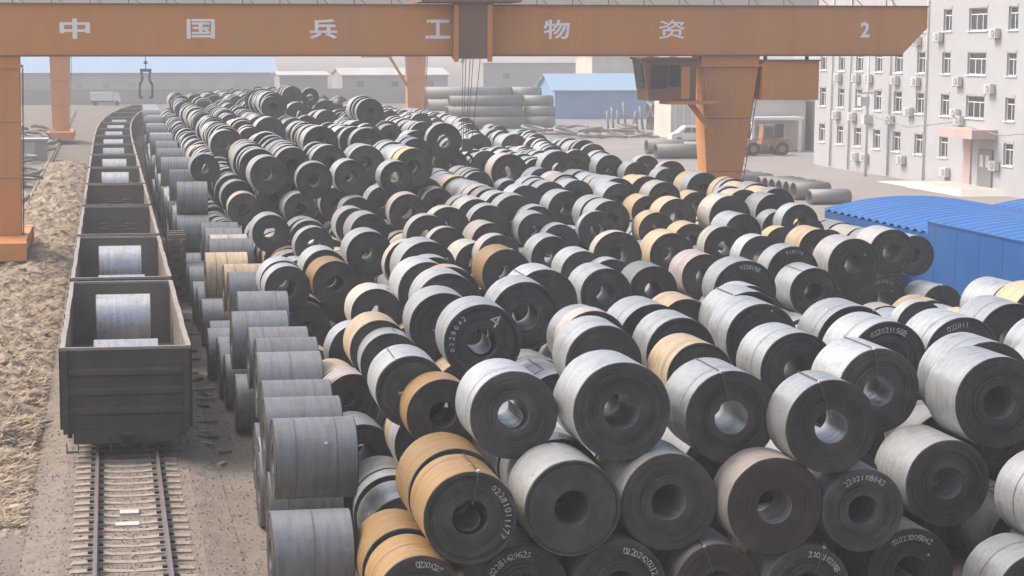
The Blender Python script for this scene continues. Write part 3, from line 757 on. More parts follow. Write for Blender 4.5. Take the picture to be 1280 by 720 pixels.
REST = '''629,6286,181,74,160,0,0
1019,8816,377,81,135,0,0
843,6114,198,74,160,0,6
1794,7233,301,74,160,0,0
2780,7378,322,74,81,0,6
582,4332,79,79,159,0,6
586,4495,85,85,97,0,6
587,5343,89,89,58,0,8
584,5410,83,83,139,0,5
590,5713,85,85,108,0,6
582,8550,83,83,158,0,0
582,8715,83,83,110,0,0
583,9302,83,83,148,0,0
589,9454,81,81,144,0,0
574,9606,78,78,106,0,0
588,9729,77,77,69,0,0
597,9805,78,78,92,0,0
596,9900,82,82,109,0,0
597,10024,87,87,82,0,0
588,10113,88,88,66,0,7
587,10316,82,82,76,0,0
577,10517,79,79,108,0,0
579,10629,78,78,91,0,0
575,10730,79,79,121,0,0
582,10915,87,87,104,0,1
593,11036,84,84,95,0,0
591,11142,82,82,94,0,0
590,11251,87,87,147,0,7
582,11405,80,80,125,0,0
573,11534,78,78,141,0,0
591,11689,85,85,84,0,0
591,11789,86,86,68,0,0
588,11906,85,85,81,0,0
587,12000,85,85,91,0,3
590,12095,85,85,92,0,0
597,12196,83,83,110,0,0
597,12337,89,89,100,0,0
585,12548,88,88,83,0,0
580,12640,85,85,107,0,0
582,12874,86,86,56,0,0
588,13261,86,86,58,0,0
584,13335,83,83,105,0,0
595,15365,82,82,107,0,0
578,15489,89,89,144,0,0
579,16378,89,89,73,0,0
580,16689,87,87,65,0,7
575,16944,84,84,123,0,0
595,17081,81,81,68,0,3
580,17159,86,86,97,0,0
577,17540,78,78,103,0,0
588,17697,88,88,75,0,0
578,17785,85,85,145,0,0
578,18020,84,84,75,0,0
596,18244,90,90,70,0,0
589,18325,88,88,78,0,0
576,18580,86,86,106,0,0
588,18889,87,87,64,0,0
592,19163,81,81,76,0,3
583,19247,80,80,76,0,0
593,19335,86,86,68,0,8
585,19412,80,80,134,0,0
585,19550,79,79,106,0,7
590,19789,82,82,109,0,0
673,6789,231,90,95,0,0
670,6891,230,84,99,0,0
673,7098,231,84,77,0,0
668,7184,230,82,59,0,0
677,7261,231,85,82,0,5
676,7555,234,79,129,0,6
677,7690,234,89,64,0,0
676,7759,234,86,94,0,6
672,7910,230,87,144,0,0
673,8062,234,88,138,0,0
677,8262,232,79,153,0,0
678,8425,233,88,157,0,0
678,8813,232,83,124,0,0
676,8954,231,84,67,0,0
677,9067,232,81,130,0,0
673,9211,233,78,159,0,0
670,9385,230,82,71,0,0
676,9461,231,87,151,0,0
673,9741,233,81,149,0,0
672,9898,232,75,107,0,8
675,10012,231,80,101,0,0
684,10237,230,86,76,0,0
676,10324,234,74,85,0,0
665,10416,234,74,108,0,7
678,10536,230,85,84,0,0
671,10814,234,80,84,0,0
682,10912,231,90,86,0,0
661,11009,232,78,106,0,3
667,11320,230,87,90,0,0
664,11557,234,83,60,0,0
662,19050,230,86,63,0,0
669,19404,230,87,142,0,0
588,9333,380,80,152,0,0
585,9502,385,75,94,0,0
595,9737,385,82,97,0,0
591,9849,383,87,79,0,0
577,9941,380,87,151,0,0
590,10103,390,85,93,0,3
589,10516,386,90,133,0,0
574,11101,384,76,92,0,0
589,11210,379,84,91,0,0
595,11305,385,76,104,0,0
595,11412,382,89,63,0,1
583,11512,390,84,109,0,0
581,11636,389,89,76,0,0
595,11823,381,89,76,0,0
579,11916,372,80,92,0,0
586,12057,383,86,90,0,7
576,12156,378,85,136,0,3
588,12390,383,89,94,0,7
574,12603,367,79,106,0,0
576,12716,385,86,67,0,0
576,12793,386,86,104,0,0
578,13167,389,89,71,0,0
596,13348,378,86,145,0,0
584,13510,372,83,135,0,3
590,13768,392,86,98,0,7
593,13884,382,86,95,0,0
574,13990,371,83,90,0,0
578,14184,374,88,109,0,0
577,14309,389,90,107,0,0
587,14763,385,88,60,0,1
573,14998,381,82,62,0,0
574,15173,380,89,92,0,0
587,15403,383,88,55,0,0
588,15575,369,84,62,0,0
580,15650,388,88,130,0,0
593,15956,386,86,67,0,0
579,16036,370,88,79,0,0
596,16130,385,77,135,0,3
586,16370,372,86,73,0,0
574,16451,386,83,75,0,0
580,16543,390,86,84,0,0
587,16760,384,84,155,0,7
583,16997,386,81,106,0,0
585,17396,389,83,91,0,0
589,17756,380,88,146,0,0
575,17905,379,78,101,0,0
574,18015,376,89,106,0,0
575,18138,392,78,59,0,0
592,18463,385,82,56,0,0
577,18528,372,79,104,0,6
580,18648,375,75,129,0,0
585,18781,391,80,127,0,0
579,18925,390,87,67,0,0
587,19236,378,86,73,0,0
595,19516,392,78,61,0,0
583,19582,392,77,86,0,0
678,8856,529,83,122,0,0
673,9015,527,83,85,0,0
670,9515,540,80,80,0,6
663,9701,521,82,66,0,6
683,11098,517,76,79,0,0
681,11187,529,82,92,0,1
680,11289,535,85,93,0,0
671,11397,535,89,67,0,0
674,11741,524,90,87,0,1
673,11843,528,83,75,0,0
672,11923,534,86,70,0,0
679,12004,519,87,71,0,0
685,12084,527,86,75,0,0
685,12165,528,83,56,0,0
665,12239,517,79,68,0,7
671,12323,523,79,125,0,0
683,12485,528,89,70,0,0
685,12570,539,88,62,0,1
676,12638,520,76,95,0,0
672,12746,536,77,71,0,0
666,12852,522,88,83,0,0
669,12944,521,90,61,0,0
662,13016,526,82,72,0,0
685,13100,534,83,101,0,0
674,13951,537,78,57,0,0
673,14012,524,87,65,0,0
685,14082,534,76,89,0,0
672,14234,538,79,96,0,0
664,14343,537,75,144,0,7
666,14504,519,84,56,0,0
685,14639,528,79,92,0,0
676,14738,536,86,100,0,0
667,14851,538,81,98,0,0
683,15026,537,80,103,0,7
679,15144,523,90,65,0,3
668,15213,535,82,90,0,0
668,15311,537,83,63,0,6
664,15387,522,85,79,0,0
665,15508,528,78,79,0,0
663,15600,528,90,60,0,0
665,15779,519,86,85,0,0
680,15880,535,74,65,0,0
666,15951,518,76,133,0,0
679,16094,531,79,77,0,0
677,16181,531,87,70,0,0
685,16263,515,88,86,0,0
664,17406,515,77,88,0,0
684,17507,518,89,98,0,0
672,17760,530,77,124,0,0
682,17901,519,83,109,0,0
661,18023,527,78,95,0,0
663,18129,528,76,83,0,0
685,18226,538,88,78,0,0
661,18319,523,90,66,0,1
665,18513,534,77,57,0,0
685,18588,534,80,91,0,0
683,19476,521,79,69,0,0
683,19548,527,85,100,0,0
684,19653,536,87,159,0,0
765,3574,85,85,72,0,0
764,3651,88,88,121,0,0
758,3780,89,89,153,0,0
762,3946,86,86,154,0,0
757,4108,79,79,129,0,0
765,4244,85,85,146,0,0
760,4400,89,89,139,0,6
756,4551,89,89,81,0,6
756,4644,78,78,83,0,0
765,4735,87,87,60,0,0
758,4808,84,84,60,0,5
765,4876,88,88,157,0,8
765,5045,80,80,133,0,0
765,5184,87,87,124,0,1
757,5313,90,90,65,0,0
758,5384,85,85,129,0,6
759,5523,81,81,59,0,6
760,5592,79,79,98,0,6
762,5696,84,84,59,0,5
760,5769,85,85,76,0,0
763,5856,84,84,135,0,5
762,6727,89,89,103,0,6
754,11565,75,75,62,0,1
851,3890,233,81,126,0,0
849,4030,231,88,74,0,3
845,4116,232,79,110,0,0
848,4905,232,88,67,0,6
852,5257,232,78,64,0,6
846,5498,233,87,82,0,0
853,5595,230,87,148,0,0
851,5757,233,89,141,0,0
850,5912,234,88,125,0,7
848,6860,234,90,88,0,0
850,6963,232,86,87,0,6
852,7067,232,78,88,0,0
853,7165,233,79,128,0,6
849,7507,234,89,134,0,7
849,7651,233,89,109,0,0
851,7885,231,86,145,0,3
848,8037,233,89,133,0,0
852,8176,232,79,107,0,0
849,8294,232,86,65,0,7
845,8909,232,88,126,0,7
846,9049,233,89,59,0,0
853,9114,232,83,142,0,0
852,9264,234,88,55,0,0
850,9330,234,89,89,0,0
852,9429,234,87,63,0,0
849,9503,230,78,76,0,0
839,9616,230,78,91,0,0
764,9010,381,84,65,0,7
762,9079,380,89,70,0,0
766,9217,379,80,99,0,6
761,9335,380,78,106,0,0
763,9450,378,85,90,0,0
771,9594,381,86,104,0,0
771,10886,379,90,130,0,0
769,11075,380,81,74,0,0
757,11155,382,75,90,0,0
845,9104,528,87,79,0,0
845,9200,528,84,72,0,1
854,9287,528,88,100,0,0
852,9396,526,87,57,0,3
851,9459,528,88,64,0,7
850,9534,532,84,94,0,0
849,9644,524,82,60,0,7
853,9708,517,85,67,0,0
851,9788,529,86,59,0,0
840,9914,518,77,62,0,0
844,9990,538,81,96,0,0
859,10236,521,82,65,0,0
850,10539,536,79,72,0,0
838,10623,519,81,101,0,3
838,11631,530,77,107,0,6
846,12402,534,87,106,0,7
855,12521,534,87,109,0,1
844,12750,519,83,128,0,3
844,12889,518,74,157,0,0
853,13598,532,75,97,0,0
860,13844,524,76,61,0,0
856,13908,518,85,88,0,0
856,14049,528,74,67,0,0
851,14120,539,85,77,0,0
855,14348,537,85,137,0,0
861,14595,532,87,76,0,0
853,14678,535,85,81,0,0
848,14770,534,90,93,0,0
844,14962,530,79,72,0,0
839,15046,539,81,72,0,0
846,15190,528,88,75,0,0
842,15271,535,87,66,0,0
852,15616,531,89,65,0,0
856,15694,533,87,74,0,0
853,15783,521,89,79,0,3
837,17027,526,86,94,0,0
852,17130,522,81,74,0,0
846,17318,536,85,72,0,0
841,17515,531,86,92,0,6
859,17620,531,87,101,0,0
844,17803,538,87,84,0,0
844,18022,535,80,81,0,0
843,19211,533,78,95,0,7
854,19435,531,81,71,0,0
851,19518,525,77,88,0,0
847,19611,520,79,78,0,0
861,19696,527,89,109,0,0
852,19919,518,82,105,0,0
937,3535,82,82,104,0,7
940,3644,85,85,159,0,0
937,3809,85,85,83,0,0
940,3905,88,88,136,0,7
940,4054,79,79,127,0,5
936,4186,87,87,124,0,6
941,4314,83,83,140,0,6
935,4467,85,85,153,0,6
937,4627,80,80,80,0,7
938,4713,86,86,74,0,0
940,4847,88,88,135,0,5
933,4990,86,86,132,0,6
938,5127,79,79,141,0,6
936,5278,89,89,154,0,0
942,5444,89,89,97,0,3
934,5557,79,79,137,0,0
937,5702,78,78,105,0,0
938,5818,86,86,120,0,0
938,5946,80,80,133,0,8
936,6624,84,84,122,0,5
942,6754,79,79,62,0,0
934,6831,88,88,63,0,1
1022,3657,230,83,85,0,0
1029,3759,231,85,85,0,0
1020,3850,231,89,158,0,7
1029,5104,233,87,110,0,0
1024,5223,230,87,71,0,0
1028,5308,233,89,151,0,7
1029,5468,232,82,127,0,3
1025,5626,231,83,104,0,0
1021,5745,233,81,134,0,0
1025,5892,233,80,97,0,0
1024,5994,232,83,159,0,0
1020,6190,233,84,135,0,0
1030,6338,231,78,86,0,7
1028,6430,233,83,90,0,0
1029,6527,231,88,70,0,0
1021,6612,231,78,152,0,0
1029,6781,232,90,84,0,7
1027,6871,234,87,95,0,0
1025,7231,231,78,92,0,6
1029,7757,234,85,59,0,3
1027,7826,231,88,87,0,0
1020,7926,234,84,135,0,0
1023,8303,233,83,73,0,0
1027,9104,231,82,149,0,0
941,3551,379,84,96,0,0
939,9045,379,80,63,0,6
939,9139,380,82,125,0,0
942,9269,380,85,131,0,0
940,9412,382,78,91,0,0
926,9570,379,88,88,0,0
1021,9140,528,78,73,0,0
1023,9226,526,83,71,0,0
1021,9469,529,78,95,0,0
1016,13091,527,84,151,0,0
1033,13250,529,90,88,0,7
1026,13349,529,83,103,0,0
1020,13466,529,82,81,0,0
1026,13551,528,81,134,0,0
1018,13703,526,84,67,0,0
1037,13874,528,80,80,0,3
1030,13958,527,81,103,0,6
1016,14072,528,76,96,0,0
1024,14227,529,82,88,0,0
1018,14328,526,77,97,0,0
1027,14429,527,87,76,0,7
1014,14557,530,74,131,0,0
1015,14705,529,78,77,0,0
1026,14787,518,87,94,0,0
1023,14999,537,86,75,0,0
1033,15174,540,79,55,0,0
1017,15237,539,84,60,0,0
1015,15305,532,84,98,0,1
1037,16577,520,78,105,0,0
1035,16695,522,80,101,0,0
1017,16800,527,83,76,0,1
1022,17006,538,74,87,0,0
1025,17104,535,82,56,0,0
1015,17239,528,83,109,0,0
1035,17444,521,87,105,0,0
1022,17566,527,77,88,0,7
1024,18856,524,90,107,0,0
1034,19146,536,90,56,0,0
1014,19212,526,75,79,0,0
1013,19413,534,87,144,0,0
1026,19945,527,89,135,0,0
1031,20086,538,90,64,0,0
1019,20155,540,78,97,0,0
1021,20265,531,81,90,0,1
1023,20463,539,85,152,0,7
1113,3629,87,87,139,0,1
1109,3781,81,81,92,0,0
1109,3884,82,82,92,0,0
1117,3981,86,86,87,0,0
1115,4078,89,89,83,0,7
1116,4167,85,85,108,0,0
1118,4286,86,86,66,0,0
1113,4369,88,88,72,0,0
1108,4448,88,88,128,0,0
1111,4581,89,89,69,0,3
1112,4717,86,86,124,0,0
1114,4844,82,82,81,0,0
1115,4943,80,80,142,0,1
1108,5099,81,81,124,0,7
1110,5230,79,79,106,0,0
1117,5375,86,86,104,0,0
1111,5513,79,79,83,0,6
1109,5611,80,80,130,0,0
1113,5755,90,90,96,0,0
1109,5859,82,82,134,0,0
1201,3773,231,81,64,0,0
1197,4081,232,85,128,0,0
1197,4254,233,87,128,0,6
1204,4386,233,79,77,0,8
1196,4471,234,83,94,0,8
1202,4610,233,79,81,0,0
1204,4704,232,86,136,0,0
1199,4854,232,82,98,0,0
1206,5282,233,88,144,0,0
1202,5431,230,86,141,0,0
1203,5578,231,87,67,0,0
1200,5659,233,79,100,0,0
1198,5971,231,83,95,0,0
1200,6081,232,81,94,0,0
1202,6193,233,79,141,0,0
1204,7210,234,81,102,0,6
1202,7497,232,79,93,0,6
1198,7604,232,81,126,0,0
1205,7737,234,79,76,0,6
1201,7824,231,85,87,0,0
1199,8203,233,79,136,0,0
1205,8355,231,80,97,0,0
1199,8688,233,80,120,0,0
1111,9064,380,84,147,0,0
1101,11180,381,78,108,0,0
1101,11292,380,82,108,0,3
1108,11407,381,76,101,0,0
1110,11523,381,84,135,0,1
1119,11667,379,88,64,0,0
1125,11737,379,89,69,0,0
1101,11938,378,87,96,0,0
1108,12044,381,90,84,0,0
1112,12166,380,89,101,0,0
1122,12277,380,84,86,0,7
1101,12374,378,89,74,0,0
1110,12455,381,84,97,0,0
1124,12807,379,81,80,0,0
1105,12900,382,88,123,0,0
1201,9132,528,85,142,0,0
1205,11048,535,88,68,0,0
1203,11132,532,90,77,0,0
1189,11217,529,80,76,0,0
1205,11297,521,88,105,0,0
1204,11444,528,88,91,0,3
1196,11545,520,88,76,0,0
1213,11697,525,78,94,0,0
1190,11803,523,78,66,0,0
1206,11873,526,89,65,0,7
1209,11955,518,87,63,0,0
1191,12035,531,79,148,0,0
1195,12195,523,86,109,0,0
1205,12599,526,89,79,0,0
1190,12694,526,77,68,0,0
1207,12771,528,86,60,0,3
1197,12845,528,78,80,0,0
1196,12993,529,84,61,0,0
1203,13059,527,90,125,0,7
1189,13195,526,87,123,0,0
1204,13324,529,87,76,0,0
1201,13611,530,88,94,0,0
1190,14261,527,78,110,0,0
1191,14462,526,79,99,0,0
1198,14680,520,79,73,0,1
1191,16054,537,81,63,0,0
1206,16280,515,87,109,0,0
1203,16438,533,90,138,0,0
1204,16853,539,78,83,0,0
1196,17046,537,89,74,0,0
1208,18325,540,80,102,0,0
1190,18445,527,75,137,0,0
1210,18589,529,89,56,0,7
1201,18661,542,83,67,0,0
1200,18809,533,81,101,0,0
1207,18925,530,84,84,0,7
1201,19047,524,89,88,0,3
1209,19142,535,80,75,0,0
1204,19349,518,76,57,0,7
1190,19505,533,74,75,0,0
1193,19662,517,87,86,0,0
1209,19853,533,84,147,0,0
1195,20104,520,77,61,0,0
1190,20265,527,78,127,0,0
1204,20410,532,80,89,0,0
1210,20685,532,82,105,0,0
1196,20801,536,78,57,0,6
1199,20956,536,78,78,0,0
1110,13262,686,87,157,0,0
1104,13430,689,80,85,0,0
1121,13518,671,81,97,0,0
1116,13792,689,78,103,0,0
1117,13903,671,82,93,0,7
1121,14003,683,84,82,0,1
1123,14200,685,89,61,0,0
1116,14276,668,86,97,0,7
1105,14424,684,83,66,0,0
1101,14615,681,79,79,0,0
1291,3548,82,82,73,0,0
1290,3635,83,83,141,0,0
1284,3780,88,88,86,0,0
1289,3870,80,80,105,0,0
1285,3981,90,90,139,0,0
1289,4127,81,81,102,0,0
1287,4295,81,81,136,0,0
1287,4438,84,84,144,0,0
1285,4585,85,85,75,0,7
1285,4663,82,82,90,0,6
1285,4762,87,87,146,0,0
1291,4913,90,90,129,0,0
1294,5058,78,78,82,0,0
1292,5198,86,86,66,0,0
1289,5273,84,84,62,0,0
1288,5399,82,82,56,0,7
1288,5468,78,78,143,0,0
1286,5623,78,78,65,0,1
1293,5701,82,82,92,0,0
1288,5802,84,84,61,0,0
1288,5877,82,82,142,0,0
1289,7441,88,88,138,0,0
1375,3566,231,87,107,0,0
1380,3680,232,87,128,0,1
1378,3818,231,82,97,0,0
1378,3924,231,80,88,0,0
1378,4025,233,86,137,0,0
1379,4166,232,81,90,0,6
1380,4265,234,79,81,0,0
1374,4400,231,80,59,0,7
1373,4466,230,79,56,0,0
1376,4538,231,79,121,0,0
1375,4881,230,80,150,0,0
1373,5035,231,84,63,0,0
1374,5102,234,87,128,0,0
1377,5564,233,78,61,0,6
1375,5640,230,79,58,0,0
1374,5714,231,87,63,0,0
1376,5785,234,78,158,0,0
1373,5959,231,89,90,0,6
1375,6065,234,90,59,0,0
1290,8696,379,85,146,0,1
1288,8853,378,81,109,0,0
1290,8969,379,84,98,0,3
1285,9079,380,87,147,0,0
1291,9233,380,80,121,0,7
1285,9364,380,80,140,0,0
1280,10771,387,82,91,0,0
1285,10914,389,81,82,0,0
1378,8876,527,85,124,0,7
1380,9012,528,85,126,0,0
1374,9154,527,78,146,0,0
1377,9309,529,86,137,0,0
1372,9453,527,90,62,0,3
1381,11032,527,76,78,0,0
1366,11122,533,85,98,0,7
1377,11233,536,89,75,0,0
1370,11315,535,81,91,0,0
1365,11469,531,85,63,0,0
1382,11656,534,75,106,0,0
1368,11957,519,90,63,0,0
1366,15530,529,83,82,0,0
1382,15727,529,84,74,0,0
1366,18057,524,88,139,0,0
1380,18447,526,83,61,0,0
1375,18526,532,85,85,0,7
1387,19050,526,88,94,0,0
1374,19312,538,83,101,0,7
1380,19626,530,81,95,0,0
1378,19734,533,84,66,0,0
1365,19813,531,76,75,0,0
1382,20061,527,86,110,0,0
1387,20182,536,80,83,0,0
1389,20298,518,90,86,0,0
1386,20402,518,89,77,0,7
1380,20492,526,85,140,0,8
1388,20753,525,84,140,0,0
1369,20909,539,81,88,0,0
1387,21007,537,84,81,0,0
1372,21103,527,89,82,0,0
1386,21202,539,87,84,0,0
1367,21397,534,79,76,0,0
1378,21587,537,87,98,0,0
1469,3514,88,88,131,0,0
1460,3705,87,87,144,0,0
1467,3856,84,84,134,0,7
1465,4002,84,84,104,0,0
1468,4118,87,87,127,0,6
1467,4258,82,82,147,0,0
1464,4443,81,81,70,0,0
1469,4556,83,83,156,0,6
1461,4729,89,89,106,0,0
1460,4844,81,81,58,0,7
1466,4907,81,81,70,0,0
1463,4981,86,86,73,0,0
1463,5064,88,88,99,0,0
1466,5172,86,86,70,0,0
1461,5250,80,80,109,0,0
1467,5364,89,89,69,0,0
1467,5447,89,89,155,0,0
1464,5665,80,80,141,0,0
1461,5845,80,80,73,0,3
1462,5927,83,83,160,0,0
1551,3951,231,79,127,0,8
1558,4086,232,81,92,0,0
1548,4788,231,86,61,0,0
1558,4867,234,86,72,0,6
1551,4952,233,79,72,0,0
1554,5041,232,79,66,0,0
1551,5117,230,90,143,0,0
1549,5272,232,88,64,0,6
1555,5340,234,88,134,0,0
1553,6235,232,85,135,0,0
1556,6374,231,84,80,0,0
1558,6459,234,90,101,0,3
1549,6653,232,86,121,0,0
1557,6855,232,88,81,0,0
1554,6939,232,78,95,0,0
1557,7044,233,79,123,0,0
1555,7359,232,80,80,0,0
1549,7452,231,78,90,0,0
1557,7551,231,86,131,0,0
1470,7738,379,85,88,0,0
1463,7838,378,83,98,0,0
1465,9012,382,86,101,0,0
1454,11370,378,79,93,0,0
1465,11469,381,80,99,0,7
1455,11577,382,84,60,0,0
1556,9758,535,78,81,0,0
1546,9855,541,75,134,0,0
1557,11422,525,74,90,0,0
1551,11525,535,82,81,0,7
1560,12029,528,88,67,0,0
1562,12104,529,86,73,0,8
1551,12186,530,81,121,0,7
1557,12325,527,79,66,0,0
1547,12402,530,76,93,0,1
1552,12506,529,84,75,0,0
1557,12588,529,90,68,0,0
1541,12668,530,78,80,0,0
1559,12826,517,84,55,0,0
1551,14262,529,80,59,0,7
1555,14335,522,86,69,0,0
1550,14408,522,80,68,0,0
1554,15155,527,78,89,0,0
1553,15625,529,87,109,0,0
1560,15807,528,89,108,0,0
1554,16011,535,87,152,0,0
1564,16531,538,85,83,0,0
1550,16715,541,90,92,0,0
1549,17282,518,77,73,0,0
1550,17361,530,85,152,0,3
1549,18047,536,78,75,0,0
1557,18128,533,80,86,0,0
1560,18225,530,84,62,0,0
1541,18377,527,89,107,0,7
1546,18618,526,87,99,0,0
1565,18878,534,75,102,0,0
1559,18990,531,89,109,0,0
1544,19111,538,84,93,0,0
1555,19722,531,88,57,0,0
1554,19904,522,77,149,0,0
1554,20133,531,75,77,0,0
1565,20216,535,79,60,0,0
1556,20280,530,85,108,0,3
1553,20499,526,81,55,0,0
1545,20567,532,78,95,0,1
1563,20680,523,89,103,0,7
1557,21046,529,86,71,0,0
1551,21134,532,90,104,0,7
1552,21404,521,88,83,0,0
1555,21542,535,87,99,0,0
1544,21742,538,81,64,0,0
1548,21884,522,86,157,0,0
1545,22045,527,74,157,0,0
1455,15585,682,82,85,0,0
1461,15684,686,82,124,0,0
1474,15877,681,89,65,0,0
1456,15954,687,79,80,0,0
1638,3861,86,86,78,0,0
1638,3951,86,86,145,0,0
1642,4108,81,81,57,0,0
1643,4197,81,81,103,0,0
1641,4351,86,86,160,0,0
1636,4528,79,79,160,0,1
1639,4699,79,79,106,0,6
1644,4814,89,89,144,0,0
1637,5001,84,84,87,0,0
1643,5104,86,86,155,0,0
1642,5270,90,90,140,0,0
1641,5415,83,83,137,0,6
1643,5567,83,83,133,0,6
1640,5765,85,85,94,0,6
1637,5899,84,84,122,0,0
1730,4400,230,79,57,0,0
1732,4470,232,83,65,0,0
1726,4544,232,79,68,0,0
1732,4627,233,84,63,0,0
1733,4749,234,88,134,0,0
1734,4891,232,80,57,0,7
1733,4956,231,84,73,0,1
1732,5299,233,82,77,0,3
1726,5391,230,88,60,0,6
1725,5456,231,87,134,0,1
1727,5604,231,87,74,0,0
1728,5718,232,81,107,0,0
1728,5865,232,82,123,0,3
1729,5993,233,80,144,0,0
1725,6763,231,84,56,0,0
1726,6829,230,85,73,0,0
1729,6909,231,86,133,0,0
1724,7058,232,84,67,0,0
1725,7746,232,87,126,0,0
1729,7882,232,82,101,0,0
1724,7996,232,86,62,0,0
1640,8517,379,84,83,0,0
1646,8737,379,81,128,0,0
1645,8879,378,80,81,0,0
1640,9101,380,80,157,0,0
1641,9273,382,80,155,0,0
1645,9445,378,88,159,0,0
1644,9621,378,85,71,0,7
1652,9705,381,75,91,0,6
1632,9805,382,81,84,0,0
1653,9907,381,85,71,0,0
1653,10166,383,86,60,0,0
1738,10900,520,79,149,0,0
1732,11963,529,88,74,0,0
1727,12054,529,83,79,0,0
1727,12140,527,86,68,0,0
1734,12438,537,85,136,0,0
1736,13340,530,81,106,0,0
1741,13908,519,82,74,0,0
1740,13997,535,77,70,0,0
1723,14232,520,78,79,0,0
1722,14316,534,84,60,0,3
1718,14391,517,90,153,0,0
1722,16010,538,88,85,0,0
1737,16304,537,76,64,0,0
1719,16382,527,83,78,0,0
1731,16503,536,89,84,0,0
1734,16594,540,86,72,0,0
1729,16822,537,75,93,0,1
1723,16921,529,78,143,0,3
1725,17169,531,86,95,0,0
1718,19442,518,85,86,0,0
1731,19687,527,80,60,0,3
1717,19757,526,86,84,0,7
1729,19880,528,87,134,0,0
1737,20073,529,89,149,0,0
1730,20234,525,87,57,0,0
1736,20446,524,80,84,0,0
1730,20535,529,85,65,0,0
1724,20610,529,75,83,0,1
1724,20698,523,85,109,0,0
1719,20889,528,74,107,0,0
1732,21000,534,87,56,0,3
1718,21061,530,77,82,0,0
1724,21153,530,87,71,0,0
1737,21590,535,83,57,0,0
1729,21658,535,85,102,0,0
1734,21887,528,85,65,0,0
1719,22051,532,79,102,0,0
1728,22248,533,76,101,0,0
1727,22355,516,87,69,0,7
1734,22430,522,87,75,0,0
1737,22587,534,90,61,0,0
1647,12125,665,84,155,0,0
1632,12294,673,81,56,0,0
1629,12449,671,86,85,0,8
1813,3337,87,87,74,0,0
1821,3423,81,81,69,0,0
1814,3861,81,81,87,0,0
1814,3953,83,83,138,0,7
1814,4108,79,79,60,0,0
1818,4185,87,87,159,0,0
1815,4349,90,90,66,0,7
1813,4418,85,85,87,0,0
1814,4508,84,84,135,0,6
1819,4658,80,80,94,0,1
1817,4767,85,85,134,0,3
1813,4908,89,89,62,0,0
1821,4985,88,88,63,0,0
1822,5064,79,79,110,0,0
1818,5189,79,79,56,0,0
1814,5250,79,79,80,0,1
1812,5344,86,86,89,0,0
1819,5444,86,86,121,0,3
1813,5582,84,84,135,0,0
1821,5734,79,79,154,0,0
1821,5894,87,87,134,0,0
1905,3337,231,78,66,0,0
1902,3406,231,88,76,0,7
1901,4202,232,86,129,0,0
1906,4347,233,83,105,0,8
1908,4469,233,82,58,0,0
1908,4531,232,82,149,0,3
1904,4692,231,89,104,0,1
1910,4810,230,83,153,0,7
1907,4979,233,82,73,0,3
1908,5060,234,90,134,0,7
1908,5202,233,86,128,0,0
1906,5333,233,80,146,0,0
1907,5491,232,81,153,0,0
1908,5659,233,87,147,0,0
1901,6077,233,84,132,0,8
1902,6431,233,85,83,0,0
1903,6521,232,87,127,0,6
1904,6665,232,82,72,0,0
1905,7781,232,90,122,0,0
1906,8139,231,78,142,0,1
1819,5309,379,81,107,0,0
1817,9464,381,87,64,0,0
1812,9532,381,88,100,0,8
1824,9737,378,89,58,0,0
1813,9798,381,80,84,0,7
1816,11021,386,75,76,0,0
1826,11102,385,85,63,0,0
1916,11728,525,88,72,0,0
1903,11813,535,78,66,0,0
1911,11919,529,84,160,0,0
1896,12090,524,86,74,0,0
1904,12176,534,77,124,0,6
1909,12366,532,86,72,0,0
1901,12451,532,76,104,0,6
1906,12614,526,88,87,0,0
1914,12804,536,82,67,0,0
1917,12875,530,82,66,0,0
1896,13690,536,77,97,0,0
1904,14607,527,84,74,0,3
1904,14761,527,87,104,0,0
1913,14870,523,85,97,0,7
1904,15016,520,84,106,0,0
1893,16048,527,79,79,0,0
1893,16143,537,78,96,0,0
1903,16245,525,89,102,0,0
1893,16564,537,82,75,0,0
1898,16645,534,86,110,0,7
1914,17105,529,86,105,0,0
1913,17325,533,85,136,0,0
1916,17572,537,89,97,0,0
1905,18266,534,86,158,0,0
1899,18995,535,82,95,0,7
1912,19967,530,89,99,0,3
1911,20135,535,89,61,0,0
1913,21462,533,82,147,0,0
1894,21624,515,85,63,0,0
1896,21702,525,90,104,0,0
1916,21818,533,85,153,0,0
1895,22078,520,88,96,0,0
1896,22411,536,87,89,0,0
1903,22766,537,79,101,0,7
1896,22929,536,85,75,0,0
1893,23020,534,83,78,0,0
1900,23106,530,84,96,0,3
1995,3366,88,88,106,0,0
1994,3479,80,80,144,0,0
1995,3635,83,83,149,0,0
1989,3790,79,79,128,0,0
1988,3935,90,90,145,0,0
1992,4092,82,82,85,0,0
1991,4195,87,87,72,0,0
1997,4282,83,83,72,0,0
1990,4358,81,81,105,0,0
1991,4475,90,90,94,0,0
1994,4572,87,87,92,0,1
1990,4681,85,85,71,0,0
1998,4756,81,81,147,0,0
1993,4910,87,87,102,0,0
1988,5069,89,89,139,0,0
1996,5215,82,82,73,0,0
1994,5296,79,79,152,0,0
1994,5455,89,89,67,0,0
1996,5532,88,88,98,0,0
1991,5641,87,87,148,0,0
1997,5796,83,83,145,0,6
1995,5952,88,88,103,0,0
2086,3356,233,84,107,0,0
2083,3467,232,83,81,0,0
2077,3559,230,83,80,0,1
2083,3644,232,86,87,0,7
2086,3738,233,88,134,0,0
2078,4406,232,84,99,0,0
2079,4514,233,85,159,0,0
2081,4687,233,90,135,0,1
2076,4979,231,85,72,0,0
2084,5057,231,88,136,0,0
2079,5246,231,86,74,0,8
2079,5863,233,81,152,0,0
2080,7167,233,86,157,0,0
2085,7581,232,82,125,0,0
2077,8173,234,89,138,0,0
2092,10746,237,85,64,0,0
1996,3334,380,81,55,0,0
1996,3401,381,85,82,0,6
1988,8756,380,82,107,0,0
1991,8878,380,88,97,0,0
1998,8986,378,81,93,0,7
2000,11087,389,83,84,0,3
